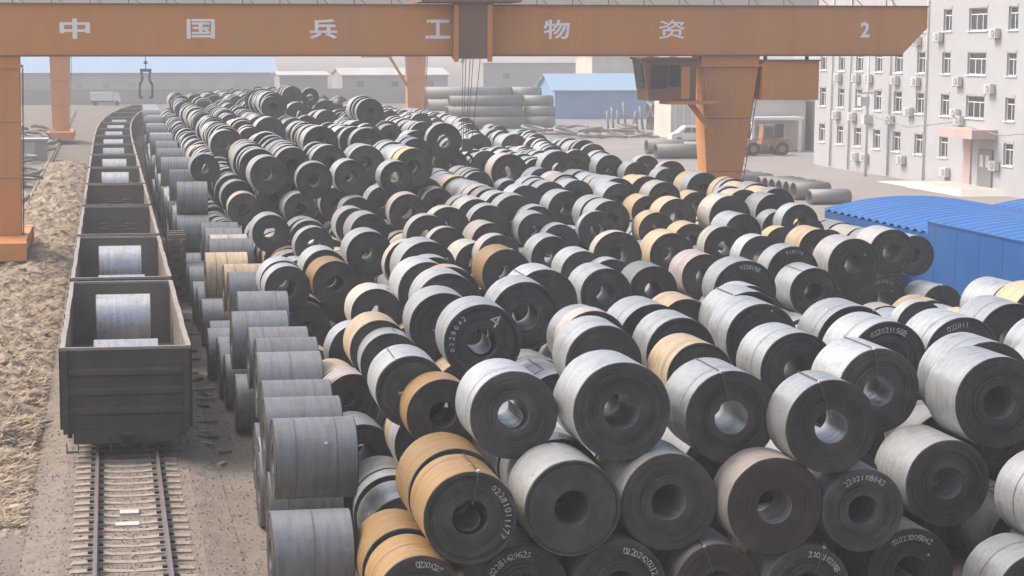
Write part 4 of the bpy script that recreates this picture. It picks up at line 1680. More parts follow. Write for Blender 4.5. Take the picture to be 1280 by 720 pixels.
2070,14179,529,82,63,0,0
2075,14347,533,83,101,0,0
2172,3349,90,90,155,0,6
2166,3509,87,87,143,0,0
2172,3662,83,83,90,0,0
2167,3804,83,83,151,0,0
2172,3964,80,80,69,0,6
2172,4046,89,89,141,0,0
2169,4190,84,84,64,0,3
2165,4266,90,90,153,0,0
2167,4431,78,78,97,0,0
2174,4536,82,82,159,0,0
2169,4708,81,81,75,0,1
2164,4797,78,78,92,0,1
2174,4905,79,79,71,0,0
2172,4980,80,80,82,0,0
2168,5075,84,84,129,0,0
2166,5219,86,86,75,0,3
2171,5311,78,78,75,0,0
2173,5403,88,88,55,0,0
2172,5463,81,81,79,0,0
2164,5555,80,80,69,0,0
2164,5640,80,80,139,0,0
2172,5789,84,84,95,0,0
2168,5889,84,84,102,0,0
2258,4545,233,80,83,0,3
2261,4637,234,83,149,0,0
2254,5014,232,89,146,0,1
2256,6152,232,81,91,0,0
2252,6875,232,83,127,0,0
2257,7015,232,85,123,0,0
2258,7834,232,90,71,0,0
2254,7912,231,90,127,0,0
2261,8057,230,79,137,0,0
2255,8200,232,88,141,0,0
2166,8917,380,80,59,0,1
2168,9160,380,87,134,0,0
2180,9689,372,81,81,0,0
2161,11107,371,86,102,0,0
2178,11225,370,83,68,0,7
2167,11310,382,84,121,0,3
2179,11445,373,84,85,0,0
2166,11588,373,87,61,0,6
2168,11665,378,79,141,0,0
2166,11823,374,78,72,0,0
2163,11903,378,80,82,0,0
2179,12098,380,75,73,0,1
2346,4606,88,88,99,0,0
2346,4721,84,84,73,0,0
2343,4806,87,87,78,0,1
2341,4896,82,82,142,0,0
2348,5055,87,87,86,0,0
2343,5149,88,88,155,0,3
2347,5318,79,79,148,0,6
2349,5469,89,89,132,0,6
2345,5632,82,82,151,0,1
2349,5790,89,89,73,0,6
2350,5871,89,89,97,0,8
2342,6137,89,89,122,0,0
2433,4553,231,85,157,0,3
2435,4717,234,79,123,0,0
2430,4843,231,85,98,0,0
2430,4954,231,82,66,0,0
2436,5033,230,84,66,0,0
2433,5110,232,90,129,0,6
2434,5248,231,82,134,0,0
2435,7552,232,80,155,0,0
2436,7721,233,86,82,0,0
2436,7808,234,89,146,0,0
2350,8855,380,85,138,0,0
2345,8999,380,81,122,0,8
2342,9128,379,81,138,0,0
2348,9272,379,82,59,0,0
2349,9400,379,80,128,0,0
2347,9533,381,74,70,0,8
2356,10462,380,79,61,0,0
2348,10532,379,86,87,0,0
2348,10626,383,78,88,0,0
2338,10723,390,83,143,0,0
2350,11036,388,78,69,0,0
2344,11113,369,82,92,0,0
2346,11211,386,84,131,0,0
2348,11352,372,82,97,0,0
2355,11465,390,86,88,0,0
2344,11569,380,81,78,0,0
2333,11723,369,87,74,0,0
2337,13067,370,76,101,0,0
2356,13185,371,78,103,0,0
2349,13296,390,75,64,0,1
2357,13372,383,83,62,0,0
2336,18622,377,87,98,0,7
2351,19391,385,75,87,0,0
2351,19489,381,84,99,0,0
2346,19693,391,89,103,0,0
2348,23976,390,88,79,0,0
2525,4626,85,85,152,0,3
2521,4789,84,84,68,0,0
2522,4867,80,80,136,0,0
2517,5008,88,88,124,0,0
2520,5139,84,84,97,0,0
2520,5250,82,82,67,0,0
2518,5321,85,85,78,0,7
2526,5412,80,80,128,0,0
2516,5552,87,87,79,0,0
2519,5644,81,81,71,0,6
2519,5724,82,82,124,0,7
2517,5851,82,82,139,0,0
2517,5994,85,85,59,0,0
2609,4640,233,86,99,0,6
2607,4752,232,81,103,0,6
2612,4868,232,89,76,0,0
2613,5040,232,87,130,0,0
2605,5175,231,85,97,0,0
2611,5287,231,88,131,0,0
2609,6308,232,85,107,0,0
2606,7972,231,85,85,0,0
2612,8068,233,80,77,0,6
2610,8150,230,84,58,0,0
2607,8223,232,86,103,0,6
2614,8337,231,83,108,0,0
2610,8457,231,84,147,0,0
2522,8976,380,79,123,0,6
2521,10426,370,83,96,0,0
2524,10602,390,88,75,0,0
2531,10877,381,89,89,0,7
2521,10982,369,87,107,0,0
2528,11106,387,83,61,0,0
2533,11176,384,80,91,0,0
2530,11282,389,75,107,0,1
2509,11407,369,86,61,0,0
2515,11475,375,87,61,0,0
2529,11545,385,87,102,0,3
2528,11656,383,74,160,0,0
2516,11906,373,79,81,0,0
2531,13264,376,89,95,0,0
2520,13369,375,85,66,0,0
2531,13448,390,75,83,0,0
2519,14622,381,86,89,0,0
2518,14727,378,80,90,0,0
2525,14829,381,84,64,0,3
2511,15811,384,83,66,0,0
2529,15997,369,82,104,0,1
2521,16116,390,89,96,0,0
2529,16486,387,76,98,0,0
2526,16589,388,80,90,0,0
2521,16686,379,87,98,0,0
2529,17030,369,89,59,0,0
2530,17104,386,89,105,0,0
2516,17810,389,89,99,0,0
2511,19100,374,83,106,0,0
2510,19521,388,82,150,0,0
2512,19773,386,83,88,0,0
2513,20278,391,79,150,0,0
2527,21288,371,82,86,0,0
2532,21379,391,79,100,0,0
2528,21485,379,82,79,0,0
2522,21676,390,82,90,0,0
2520,22133,381,80,81,0,0
2513,22222,368,90,110,0,0
2524,22337,388,83,82,0,0
2513,22429,373,86,132,0,0
2513,22675,383,80,108,0,0
2530,22800,386,77,72,0,0
2526,22912,384,87,108,0,0
2693,4508,88,88,99,0,0
2697,4622,84,84,94,0,3
2697,4729,89,89,129,0,3
2698,4925,84,84,64,0,0
2698,5003,83,83,92,0,7
2699,5110,83,83,63,0,0
2694,5188,85,85,147,0,0
2701,5341,88,88,82,0,0
2696,5429,89,89,77,0,7
2695,5511,86,86,120,0,0
2695,5635,90,90,121,0,0
2698,5763,87,87,65,0,0
2692,5833,81,81,65,0,0
2787,8593,230,81,99,0,0
2794,13782,241,87,87,0,3
2696,8002,380,80,103,0,3
2697,8111,381,87,55,0,0
2698,11011,385,82,91,0,1
2709,11110,375,85,73,0,1
2697,11195,368,87,105,0,0
2699,11349,376,80,94,0,0
2685,11484,391,84,72,0,0
2692,11569,393,90,89,0,0
2706,14141,369,88,88,0,0
2692,14232,372,87,127,0,0
2702,14365,388,78,86,0,0
2702,14464,391,83,159,0,0
2695,14628,375,88,82,0,6
2705,15452,380,77,92,0,1
2696,15549,380,85,159,0,0
2689,15808,373,76,105,0,0
2700,15929,383,88,76,0,0
2698,16211,371,82,109,0,0
2694,16880,373,85,131,0,0
2686,17024,381,86,70,0,0
2690,17102,381,89,79,0,7
2707,17398,387,82,159,0,0
2708,17636,367,79,88,0,0
2686,17779,382,81,57,0,3
2694,17845,388,77,99,0,0
2689,18014,384,83,104,0,0
2697,18634,376,78,79,0,7
2694,18722,382,84,57,0,0
2686,18795,381,78,101,0,0
2691,18899,388,83,86,0,0
2698,19045,382,83,108,0,0
2706,19159,381,85,58,0,0
2704,19316,380,76,71,0,0
2692,19396,374,84,127,0,0
2688,19567,371,86,99,0,0
2695,19790,368,82,88,0,0
2694,19895,386,88,94,0,3
2687,20256,383,82,78,0,0
2693,21099,376,75,91,0,6
2694,21206,375,88,75,0,1
2706,21291,386,82,82,0,0
2699,21389,383,89,82,0,0
2700,21597,367,81,103,0,0
2706,21712,384,79,109,0,0
2707,21830,378,87,109,0,0
2694,22534,388,76,100,0,0
2691,22648,388,79,92,0,0
2699,22748,387,89,88,0,3
2695,22846,389,90,63,0,0
2698,23107,378,86,76,0,0
2708,24343,389,75,86,0,0
2699,24434,387,88,75,0,3
2963,7633,230,89,57,0,6
2969,9811,232,88,136,0,0
2955,10724,233,87,103,0,0
2870,8113,379,80,160,0,6
2871,8432,380,78,155,0,6
2871,10977,380,77,86,0,0
2881,11068,382,84,97,0,0
2883,11171,371,79,73,0,0
2861,12399,377,79,104,0,7
2879,12614,389,75,89,0,0
2882,12833,380,85,73,0,3
2880,13801,368,79,86,0,0
2872,13895,386,81,88,0,0
2861,14041,374,75,76,0,0
2873,14180,380,86,108,0,0
2880,14330,375,84,94,0,0
2881,14431,384,75,81,0,0
2873,15225,384,83,107,0,6
2868,15378,371,82,106,0,6
2884,15492,385,81,98,0,0
2882,15597,383,79,100,0,3
2884,15712,379,85,76,0,0
2862,16734,377,79,109,0,0
2868,17004,390,85,94,0,0
2869,17294,370,81,74,0,3
2866,17379,376,86,83,0,0
2881,17525,390,83,74,0,0
2866,17608,370,82,81,0,3
2884,17775,382,86,83,0,0
2879,17872,389,76,133,0,3
2871,18120,383,82,57,0,0
2871,18266,389,76,78,0,3
2885,18362,388,75,109,0,0
2883,18533,368,81,80,0,0
2861,18619,382,88,77,0,0
2873,18713,388,81,77,0,7
2866,18919,387,77,100,0,7
2861,19036,370,79,65,0,0
2862,19112,374,80,100,0,7
2873,19225,374,78,79,0,7
2877,19310,378,80,65,0,0
2870,19383,380,86,121,0,0
2863,19508,378,83,56,0,3
2865,19624,378,75,91,0,0
2871,19732,389,75,109,0,0
2878,19844,389,87,90,0,0
2878,19946,392,85,125,0,0
2870,20821,377,86,74,0,0
2862,20964,382,75,141,0,0
2864,21242,390,80,108,0,0
2875,21458,375,81,136,0,7
2875,22228,387,79,93,0,8
2867,22328,384,87,102,0,3
2868,22568,386,79,70,0,0
2880,22649,387,89,63,0,0
2882,22803,370,88,97,0,0
2863,23832,383,88,66,0,0
2881,24110,388,82,75,0,6
2882,24193,391,84,92,0,0
2868,24406,379,75,64,0,0
3140,7587,233,87,89,0,0
3141,7811,233,82,101,0,7
3137,8072,231,88,67,0,0
3133,8155,231,85,150,0,0
3047,12274,391,80,86,0,8
3049,12368,376,85,157,0,0
3051,12537,385,88,72,0,7
3055,12620,373,87,91,0,0
3039,12723,374,82,67,0,0
3054,12794,368,83,73,0,0
3052,13553,374,83,80,0,0
3050,13647,373,86,72,0,0
3048,13734,392,81,57,0,7
3053,13847,372,77,75,0,0
3038,13936,372,84,79,0,0
3055,14027,388,81,96,0,0
3044,14136,371,82,94,0,0
3057,14940,382,77,78,0,0
3045,15093,373,84,84,0,0
3057,15194,381,78,159,0,0
3044,16341,385,89,148,0,0
3045,16505,384,78,56,0,7
3042,16566,383,77,67,0,1
3044,16645,388,74,132,0,3
3060,16782,380,89,150,0,0
3061,16942,377,90,71,0,0
3055,17022,384,88,97,0,3
3049,17134,385,76,96,0,0
3054,17238,379,78,99,0,0
3059,17355,391,84,127,0,7
3049,17487,383,83,60,0,0
3057,17563,376,85,90,0,0
3059,17665,379,75,79,0,0
3047,17778,379,88,85,0,0
3052,17948,388,84,91,0,0
3059,18054,385,82,149,0,7
3058,18215,383,89,57,0,0
3046,18279,390,84,86,0,0
3037,18427,391,84,79,0,0
3049,18674,391,77,62,0,0
3040,18750,390,86,146,0,0
3046,19020,371,80,125,0,0
3060,19162,386,82,142,0,3
3046,19306,378,83,148,0,0
3055,19472,381,82,74,0,0
3040,19557,385,76,100,0,0
400,4410,84,82,138,1,0
375,9260,84,79,148,1,0
367,9435,84,82,136,1,1
366,9960,84,84,156,1,0
378,10135,84,83,164,1,0
371,10310,84,83,153,1,0
377,10660,84,80,156,1,0
382,10835,84,79,154,1,0
371,11010,84,81,149,1,0
381,11185,84,84,164,1,0
376,11535,84,82,161,1,0
373,11710,84,79,159,1,0
378,12060,84,82,147,1,0
373,12235,84,84,155,1,0
387,12585,84,78,163,1,0
386,12760,84,79,150,1,0
373,12935,84,81,160,1,0
387,13110,84,83,160,1,0
369,13285,84,84,159,1,0
366,13460,84,81,147,1,0
380,13635,84,84,140,1,0
380,13810,84,79,154,1,0
373,13985,84,79,148,1,0
367,14160,84,80,154,1,0
364,14335,84,81,149,1,0
364,14860,84,79,144,1,0
366,15035,84,80,144,1,0
375,15210,84,83,144,1,0
371,15385,84,80,139,1,0
375,15560,84,82,137,1,0
373,15735,84,79,144,1,0
384,15910,84,81,163,1,0
381,16435,84,83,146,1,0
391,16785,84,84,163,1,0
389,17135,84,83,153,1,0
398,17310,84,82,159,1,0
397,17485,84,78,159,1,0
401,18010,84,81,136,1,0
407,18185,84,80,145,1,0
406,18360,84,83,135,1,0
425,18710,84,83,157,1,0
417,19060,84,83,146,1,0
442,19760,84,78,151,1,0
434,19935,84,79,160,1,0
432,20110,84,82,150,1,0
438,20285,84,82,165,1,0
449,20635,84,81,162,1,0
437,20810,84,80,142,1,0
366,9170,229,84,147,1,0
376,9345,229,83,163,1,0
382,9520,229,83,141,1,1
367,10045,229,80,149,1,0
373,10220,229,83,135,1,0
365,10395,229,80,158,1,0
367,10570,229,81,157,1,0
381,10745,229,78,140,1,0
370,11095,229,78,162,1,0
372,11270,229,83,162,1,0
382,11445,229,84,143,1,0
368,11620,229,81,163,1,0
370,11795,229,82,161,1,0
364,12320,229,81,157,1,0
381,12495,229,79,157,1,0
375,12670,229,78,137,1,0
385,13020,229,78,137,1,0
382,13195,229,79,150,1,0
377,13370,229,81,138,1,0
383,13545,229,84,144,1,1
373,13720,229,81,154,1,1
378,13895,229,82,143,1,0
366,14070,229,84,162,1,0
364,14420,229,78,154,1,0
369,14770,229,80,152,1,0
385,14945,229,78,160,1,0
377,15120,229,80,146,1,0
384,15295,229,81,136,1,0
382,15470,229,80,150,1,0
378,15645,229,79,137,1,0
382,15820,229,81,154,1,0
384,16170,229,79,137,1,0
383,16520,229,79,143,1,0
399,16870,229,79,140,1,0
388,17045,229,80,145,1,0
406,17220,229,80,138,1,0
414,17395,229,79,153,1,0
396,17745,229,82,150,1,0
414,18445,229,80,157,1,0
430,18620,229,81,150,1,0
423,18970,229,82,135,1,0
429,19145,229,79,154,1,0
434,19670,229,83,151,1,0
436,19845,229,79,159,1,0
425,20020,229,83,161,1,1
428,20195,229,83,163,1,0
447,21245,229,83,158,1,0
461,21420,229,80,162,1,0
374,14245,374,79,156,1,0
381,15995,374,80,147,1,0
415,17920,374,83,146,1,0
443,19670,374,84,157,1,0
422,19845,374,83,146,1,0
425,20020,374,81,137,1,0
443,20195,374,79,157,1,0
435,20370,374,81,151,1,0
431,20545,374,82,154,1,0
449,20720,374,84,142,1,0
435,20895,374,81,145,1,0
450,21070,374,81,138,1,0
445,21245,374,79,136,1,0
445,21420,374,81,154,1,0'''
CNAME = {'g': 'silver-grey', 'd': 'dark grey', 'd2': 'black-faced', 'brown': 'rusty brown', 'brown2': 'umber-faced', 'tan': 'ochre-yellow', 'tan2': 'tan', 'pale': 'cream', 'pink': 'pinkish grey'}
TIER = ['ground tier', 'second tier', 'third tier', 'fourth tier', 'fifth tier']
rows = []
for ln in IND.strip().split('\n'):
    v = [int(t) for t in ln.split(',')]
    rows.append(dict(X=v[0] / 100, Y=v[1] / 100, Z=v[2] / 100, r=v[3] / 100, l=v[4] / 100, ax=v[5], c=CKEY[v[6]], note=v[7], L=v[8]))
LINES = {}
for d in rows:
    if d['ax'] and d['c'] == 'g': d['c'] = 'd'
    k = ('edge', d['L']) if d['ax'] else ('yard', 0 if d['Y'] < 36.4 else 1 + int((d['Y'] - 36.4) // 4.0))
    LINES.setdefault(k, []).append(d)
ks = sorted([k for k in LINES if k[0] == 'yard'], key=lambda k: k[1]); num = {k: i + 1 for i, k in enumerate(ks)}
for k, lst in LINES.items():
    if k[0] == 'edge':
        lst.sort(key=lambda d: d['Y'])
        for i, d in enumerate(lst): d['label'] = '%s coil crosswise beside the train, %s of edge row, %s from front' % (CNAME[d['c']], TIER[d['L']], ordn(i + 1))
    elif k[1] == 0:
        tiers = {}
        for d in lst: tiers.setdefault(d['L'], []).append(d)
        for L, tl in tiers.items():
            tl.sort(key=lambda d: d['X'] / d['Y'])
            for i, d in enumerate(tl): d['label'] = '%s coil in the nearest line, %s, %s from the left' % (CNAME[d['c']], TIER[L], ordn(i + 1))
    else:
        lst.sort(key=lambda d: d['X'] / d['Y'])
        for i, d in enumerate(lst):
            d['label'] = '%s %s coil, %s from the left in the %s line back' % (CNAME[d['c']], 'narrow' if d['l'] < 0.75 else 'wide', ordn(i + 1), ordn(num[k]))
def place_coil(d, var, spin):
    o = bpy.data.objects.new('steel_coil', coil_mesh(d['c'], var)); col.objects.link(o)
    o.scale = (d['r'], d['l'], d['r'])
    if d['ax']:
        o.rotation_euler = (0, spin, R(-90)); o.location = (d['X'] - d['l'] / 2, d['Y'], d['Z'])
        o.rotation_mode = 'QUATERNION'
        o.rotation_quaternion = (mathutils.Euler((0, 0, R(-90)), 'XYZ').to_quaternion() @ mathutils.Euler((0, spin, 0), 'XYZ').to_quaternion())
    else:
        o.rotation_euler = (0, spin, 0); o.location = (d['X'], d['Y'], d['Z'])
    return o
for d in rows:
    var = (0 if d['Y'] < 36.4 and (d['L'] == 2 or d['c'] in ('brown', 'brown2') or random.random() < .9) else random.randrange(1, 4)) if not d['ax'] else 1; spin = random.uniform(0, 6.28)
    o = place_coil(d, var, spin)
    if not d['ax'] and d['Y'] > 36.4: o.rotation_euler[2] = R(random.uniform(-3.5, 3.5))
    tag(o, d['label'], 'steel coil', 'steel coils lying crosswise beside the train' if d['ax'] else 'steel coils stacked across the yard')
    def part(name, me, counter=True):
        p = bpy.data.objects.new(name, me); col.objects.link(p); p.parent = o
        if counter: p.rotation_euler = (0, -spin, 0)
        return p
    if d['ax']:
        part('band', BANDS[random.choice((1, 1, 2))])
        if random.random() < 0.5: part('band', BANDS[0])
    elif random.random() < 0.5 and d['Y'] < 70: part('band', BANDS[random.randrange(4)])
    if d['note'] == 3: part('strap', strap_mesh(R(random.uniform(96, 118))))
    elif not d['ax'] and d['Y'] < 60 and random.random() < 0.2: part('strap', strap_mesh(R(random.uniform(60, 130))))
    if not d['ax'] and (d['note'] in (2, 4) or (d['note'] == 1 and d['c'] == 'tan') or (d['Y'] < 42 and d['L'] < 2 and random.random() < .3)):
        part('inner_lap', LAPS[0] if d['note'] == 2 else random.choice(LAPS))
    if d['Y'] < 62 and random.random() < .45:
        for _t in range(random.choice((1, 1, 2))):
            part('paper_tag', random.choice(TAGS))
    if d['note'] in (1, 4):
        t = min(TEXTS, key=lambda t: (t[0] - d['X']) ** 2 + (t[1] - d['Y']) ** 2)
        if (t[0] - d['X']) ** 2 + (t[1] - d['Y']) ** 2 < 1.0:
            part('number_marking', arc_text(t[2], t[3], t[4], 0.80, 0.13, 0.085))
    if d['note'] == 4: part('number_marking', arc_text('4', 62, 62, 0.66, 0.30, 0.22))
# all remaining coils, too many to count: one object
import array
RV = []; RF = []; RM = []; RRN = []
N2 = 24
cs = [(math.cos(2 * math.pi * k / N2), math.sin(2 * math.pi * k / N2)) for k in range(N2)]
for ln in REST.strip().split('\n'):
    v = [int(t) for t in ln.split(',')]; X, Y, Z, r, l, ax = v[0] / 100, v[1] / 100, v[2] / 100, v[3] / 100, v[4] / 100, v[5]
    h = r * random.uniform(.33, .38); i = len(RV); rn = random.random()
    yaw = random.uniform(-.08, .08) if Y > 95 else random.uniform(-.04, .04); cw, sw = math.cos(yaw), math.sin(yaw)
    for (rr, yy) in ((r, 0.01), (r, l - 0.01), (r, 0), (h, 0.015), (r, l), (h, l - 0.015), (h, 0.015), (h, l - 0.015)):
        for (c, s) in cs:
            if ax: RV.append((X - l / 2 + yy, Y + rr * c, Z + rr * s))
            else: RV.append((X + rr * c * cw - yy * sw, Y + yy * cw + rr * c * sw, Z + rr * s))
    for (p, q, mi, fl) in ((0, 1, 0, 0), (2, 3, 1, 0), (4, 5, 1, 1), (6, 7, 1, 1)):
        for k in range(N2):
            j = (k + 1) % N2; f = (i + p * N2 + k, i + p * N2 + j, i + q * N2 + j, i + q * N2 + k)
            RF.append(f[::-1] if (fl != ax) else f); RM.append(v[6] * 2 + mi); RRN.append(rn)
me = bpy.data.meshes.new('coil_mass'); me.from_pydata(RV, [], RF)
for k in CKEY:
    for m in CMAT[k]: me.materials.append(m)
me.polygons.foreach_set('material_index', RM)
me.polygons.foreach_set('use_smooth', [m % 2 == 0 for m in RM])
at = me.attributes.new('rnd', 'FLOAT', 'FACE'); at.data.foreach_set('value', RRN)
me.update()
cm = bpy.data.objects.new('coil_mass', me); col.objects.link(cm)
tag(cm, 'mass of small steel coils in the deep and hazy parts of the yard', 'steel coils', kind='stuff')

# ------------------------------------------------------------------ goods train
M_WAG = mat('wagon_paint', (0.042, 0.041, 0.038), 0.72, 0.1, c2=(0.080, 0.060, 0.046), scale=0.9, amt=0.8, bump=0.15, bscale=8, dirt=(0.095, 0.078, 0.064))
M_WAGIN = mat('wagon_inside', (0.15, 0.125, 0.108), 0.7, 0.15, c2=(0.12, 0.10, 0.085), scale=0.8, amt=0.8, dirt=(0.27, 0.235, 0.20))
M_WAGRIM = mat('wagon_rim', (0.32, 0.285, 0.255), 0.65, 0.2, c2=(0.18, 0.14, 0.11), scale=2.0)
M_WHEEL = mat('wheel_steel', (0.10, 0.085, 0.075), 0.6, 0.5)
def make_wagon():
    """open-top wagon, 14.1 m body, origin at rail level under its near end"""
    t = empty('gondola_wagon', (0, 0, 0), 'x', 'goods wagon', 'open goods wagons of the train')
    Lw, W2, z0, z1 = 14.1, 1.61, 1.02, 3.12
    rnd = random.Random(3)
    for sx in (-1, 1):
        b = MB(); n = 40
        for k in range(n):
            ya, yb = Lw * k / n, Lw * (k + 1) / n
            def dx(y): return sx * (0.008 * math.sin(y * 1.1 + sx) + 0.004 * math.sin(y * 2.9)) * (0 if y < .2 or y > Lw - .2 else 1)
            def quadbox(xi, xo, za, zb, mi):
                b.hexa([(xi, ya, za), (xo, ya, za), (xo, yb, za), (xi, yb, za)], [(xi + dx(ya), ya, zb), (xo + dx(ya), ya, zb), (xo + dx(yb), yb, zb), (xi + dx(yb), yb, zb)], mi)
            quadbox(sx * (W2 - 0.05), sx * W2, z0, z1 - 0.08, 0)
        for f in range(len(b.f)):
            c = sum(abs(b.v[q][0]) for q in b.f[f]) / 4
            if c < W2 - 0.03: b.m[f] = 1
        w_ = b.build('side_wall', [M_WAG, M_WAGIN], t)
        b = MB()
        for k in range(n):
            ya, yb = Lw * k / n, Lw * (k + 1) / n
            def dx(y): return sx * (0.008 * math.sin(y * 1.1 + sx) + 0.004 * math.sin(y * 2.9)) * (0 if y < .2 or y > Lw - .2 else 1)
            xi, xo = sx * (W2 - 0.085), sx * (W2 + 0.045)
            b.hexa([(xi + dx(ya), ya, z1 - 0.08), (xo + dx(ya), ya, z1 - 0.08), (xo + dx(yb), yb, z1 - 0.08), (xi + dx(yb), yb, z1 - 0.08)], [(xi + dx(ya), ya, z1 + .02), (xo + dx(ya), ya, z1 + .02), (xo + dx(yb), yb, z1 + .02), (xi + dx(yb), yb, z1 + .02)])
        b.build('top_rail', M_WAGRIM, w_)
        for k in range(9):
            y = 0.6 + k * (Lw - 1.2) / 8
            o = box(min(sx * W2, sx * (W2 + .09)), max(sx * W2, sx * (W2 + .09)), y - .07, y + .07, z0 - .1, z1 - .085).build('stake', M_WAG, w_)
    for e, (ya, yb) in enumerate(((0.0, 0.05), (Lw - 0.05, Lw))):
        b = MB(); b.box(-W2 + .052, W2 - .052, ya, yb, z0 - 0.12, z1 - .06)
        b.m[2 if e else 4] = 1
        for f in range(len(b.f)):
            c = sum(b.v[q][1] for q in b.f[f]) / 4
            if (e == 0 and c > yb - .001) or (e == 1 and c < ya + .001): b.m[f] = 1
            else: b.m[f] = 0
        ew = b.build('end_wall', [M_WAG, M_WAGIN], t)
        b = MB(); b.box(-W2 + .09, W2 - .09, ya - .03, yb + .03, z1 - .058, z1 + .016); b.build('top_rail', M_WAGRIM, ew)
        sg = -1 if e == 0 else 1; yo = ya if e == 0 else yb
        for z in (1.48, 1.98, 2.48):
            b = MB(); y2 = yo + sg * 0.075
            xs = (-W2 + .16, W2 - .16)
            b.hexa([(xs[0], yo, z - .12), (xs[1], yo, z - .12), (xs[1], y2, z - .05), (xs[0], y2, z - .05)], [(xs[0], yo, z + .12), (xs[1], yo, z + .12), (xs[1], y2, z + .05), (xs[0], y2, z + .05)])
            b.build('rib', M_WAG, ew)
        for sx in (-1, 1):
            x = sx * (W2 - .07); y2 = yo + sg * 0.09
            box(x - .07, x + .07, min(yo, y2), max(yo, y2), z0 - .1, z1 - .06).build('corner_post', M_WAG, ew)
    box(-W2 + .055, W2 - .055, 0.052, Lw - .052, z0 - .02, z0 + .06).build('floor', M_WAGIN, t)
    b = MB(); b.box(-0.2, 0.2, 0.1, Lw - .1, 0.62, 0.99); b.box(-1.35, 1.35, -.12, 0.04, 0.66, 0.99); b.box(-1.35, 1.35, Lw - .04, Lw + .12, 0.66, .99)
    for s in (-1, 1): b.box(s * 1.45 - .06, s * 1.45 + .06, .1, Lw - .1, .78, .99)
    b.build('underframe', M_WAG, t)
    for yc in (2.3, Lw - 2.3):
        b = MB()
        for s in (-1, 1): b.box(s * 1.0 - .07, s * 1.0 + .07, yc - 1.15, yc + 1.15, .72, .92); b.box(s * 1.0 - .05, s * 1.0 + .05, yc - .35, yc + .35, .52, .72)
        b.box(-.93, .93, yc - .18, yc + .18, .62, .90)
        bo = b.build('bogie', M_BLACK, t)
        for yw in (yc - .87, yc + .87):
            b = MB(); b.cyl((-1.08, yw, .815), (1.08, yw, .815), .07, 10)
            for s in (-1, 1):
                b.cyl((s * .69, yw, .815), (s * .825, yw, .815), .42, 24)
            b.build('wheelset', M_WHEEL, bo)
    for ya, yb in ((-.55, -.12), (Lw + .12, Lw + .55)):
        b = MB(); b.box(-.11, .11, ya, yb, .72, .94); b.box(-.17, .17, (ya if ya < 0 else yb - .18), (ya + .18 if ya < 0 else yb), .68, .98); b.build('coupler', M_BLACK, t)
        for s_ in (-1, 1):
            sg = -1 if ya < 0 else 1; y0 = (ya + .43) if ya < 0 else (yb - .43)
            MB().tube([(s_ * .42, y0, .80), (s_ * .42, y0 + sg * .14, .70), (s_ * .40, y0 + sg * .20, .52), (s_ * .34, y0 + sg * .22, .45)], .03, 6).build('brake_hose', M_BLACK, t)
            b = MB(); b.box(s_ * 1.38 - .16, s_ * 1.38 + .16, min(y0, y0 + sg * .16), max(y0, y0 + sg * .16), .46, .49); b.box(s_ * 1.38 - .16, s_ * 1.38 - .13, min(y0, y0 + sg * .03), max(y0, y0 + sg * .03), .49, .70); b.box(s_ * 1.38 + .13, s_ * 1.38 + .16, min(y0, y0 + sg * .03), max(y0, y0 + sg * .03), .49, .70); b.build('step_iron', M_WAG, t)
    return t
wag0 = make_wagon()
def wagon_bars(t):
    for z in (2.05, 2.30):
        for s in (-1, 1):
            b = MB(); b.cyl((s * .62 - .25, 14.0, z), (s * .62 + .25, 14.0, z), .028, 6); b.build('end_bar', M_WAGRIM, t)
    b = MB(); b.cyl((-.6, 14.0, 2.17), (.6, 14.0, 2.17), .018, 6); b.build('end_bar', M_WAGRIM, t)
NW = 14; RAILZ = 0.0
proto_coil = []
M_LOAD = ['g', 'g', 'pale']
for k in range(NW):
    y = 48.95 + 15.17 * k; x = track_x(y + 7)
    ang = math.atan2(track_x(y + 14.1) - track_x(y), 14.1)
    t = wag0 if k == 0 else copy_tree(wag0)
    t.location = (track_x(y), y, RAILZ); t.rotation_euler = (0, 0, -ang)
    t['label'] = ['open goods wagon nearest the camera, its ribbed end wall in full view', 'second goods wagon from the camera, two coils inside', 'empty goods wagon, third from the camera, bars on its end wall', 'empty goods wagon, fourth from the camera, bars on its end wall'][k] if k < 4 else 'open goods wagon, %s from the camera along the train' % ordn(k + 1)
    if k in (2, 3): pass
    else:
        for q, yl in enumerate((2.35, 12.0)):
            if k > 10: continue
            r = random.uniform(.90, .95); l = random.uniform(1.6, 1.72)
            cx = track_x(y) + math.sin(ang) * yl + 0.03; cy = y + math.cos(ang) * yl
            o = place_coil(dict(X=cx, Y=cy, Z=1.085 + r, r=r, l=l, ax=1, c='g'), q, random.uniform(0, 6))
            tag(o, 'grey coil lying in the %s goods wagon, at its %s end' % (ordn(k + 1), ('near', 'far')[q]), 'steel coil', 'steel coils loaded in the train')
for t in [o for o in col.objects if o.name.startswith('gondola_wagon')]:
    if t['label'].startswith('empty'): wagon_bars(t)

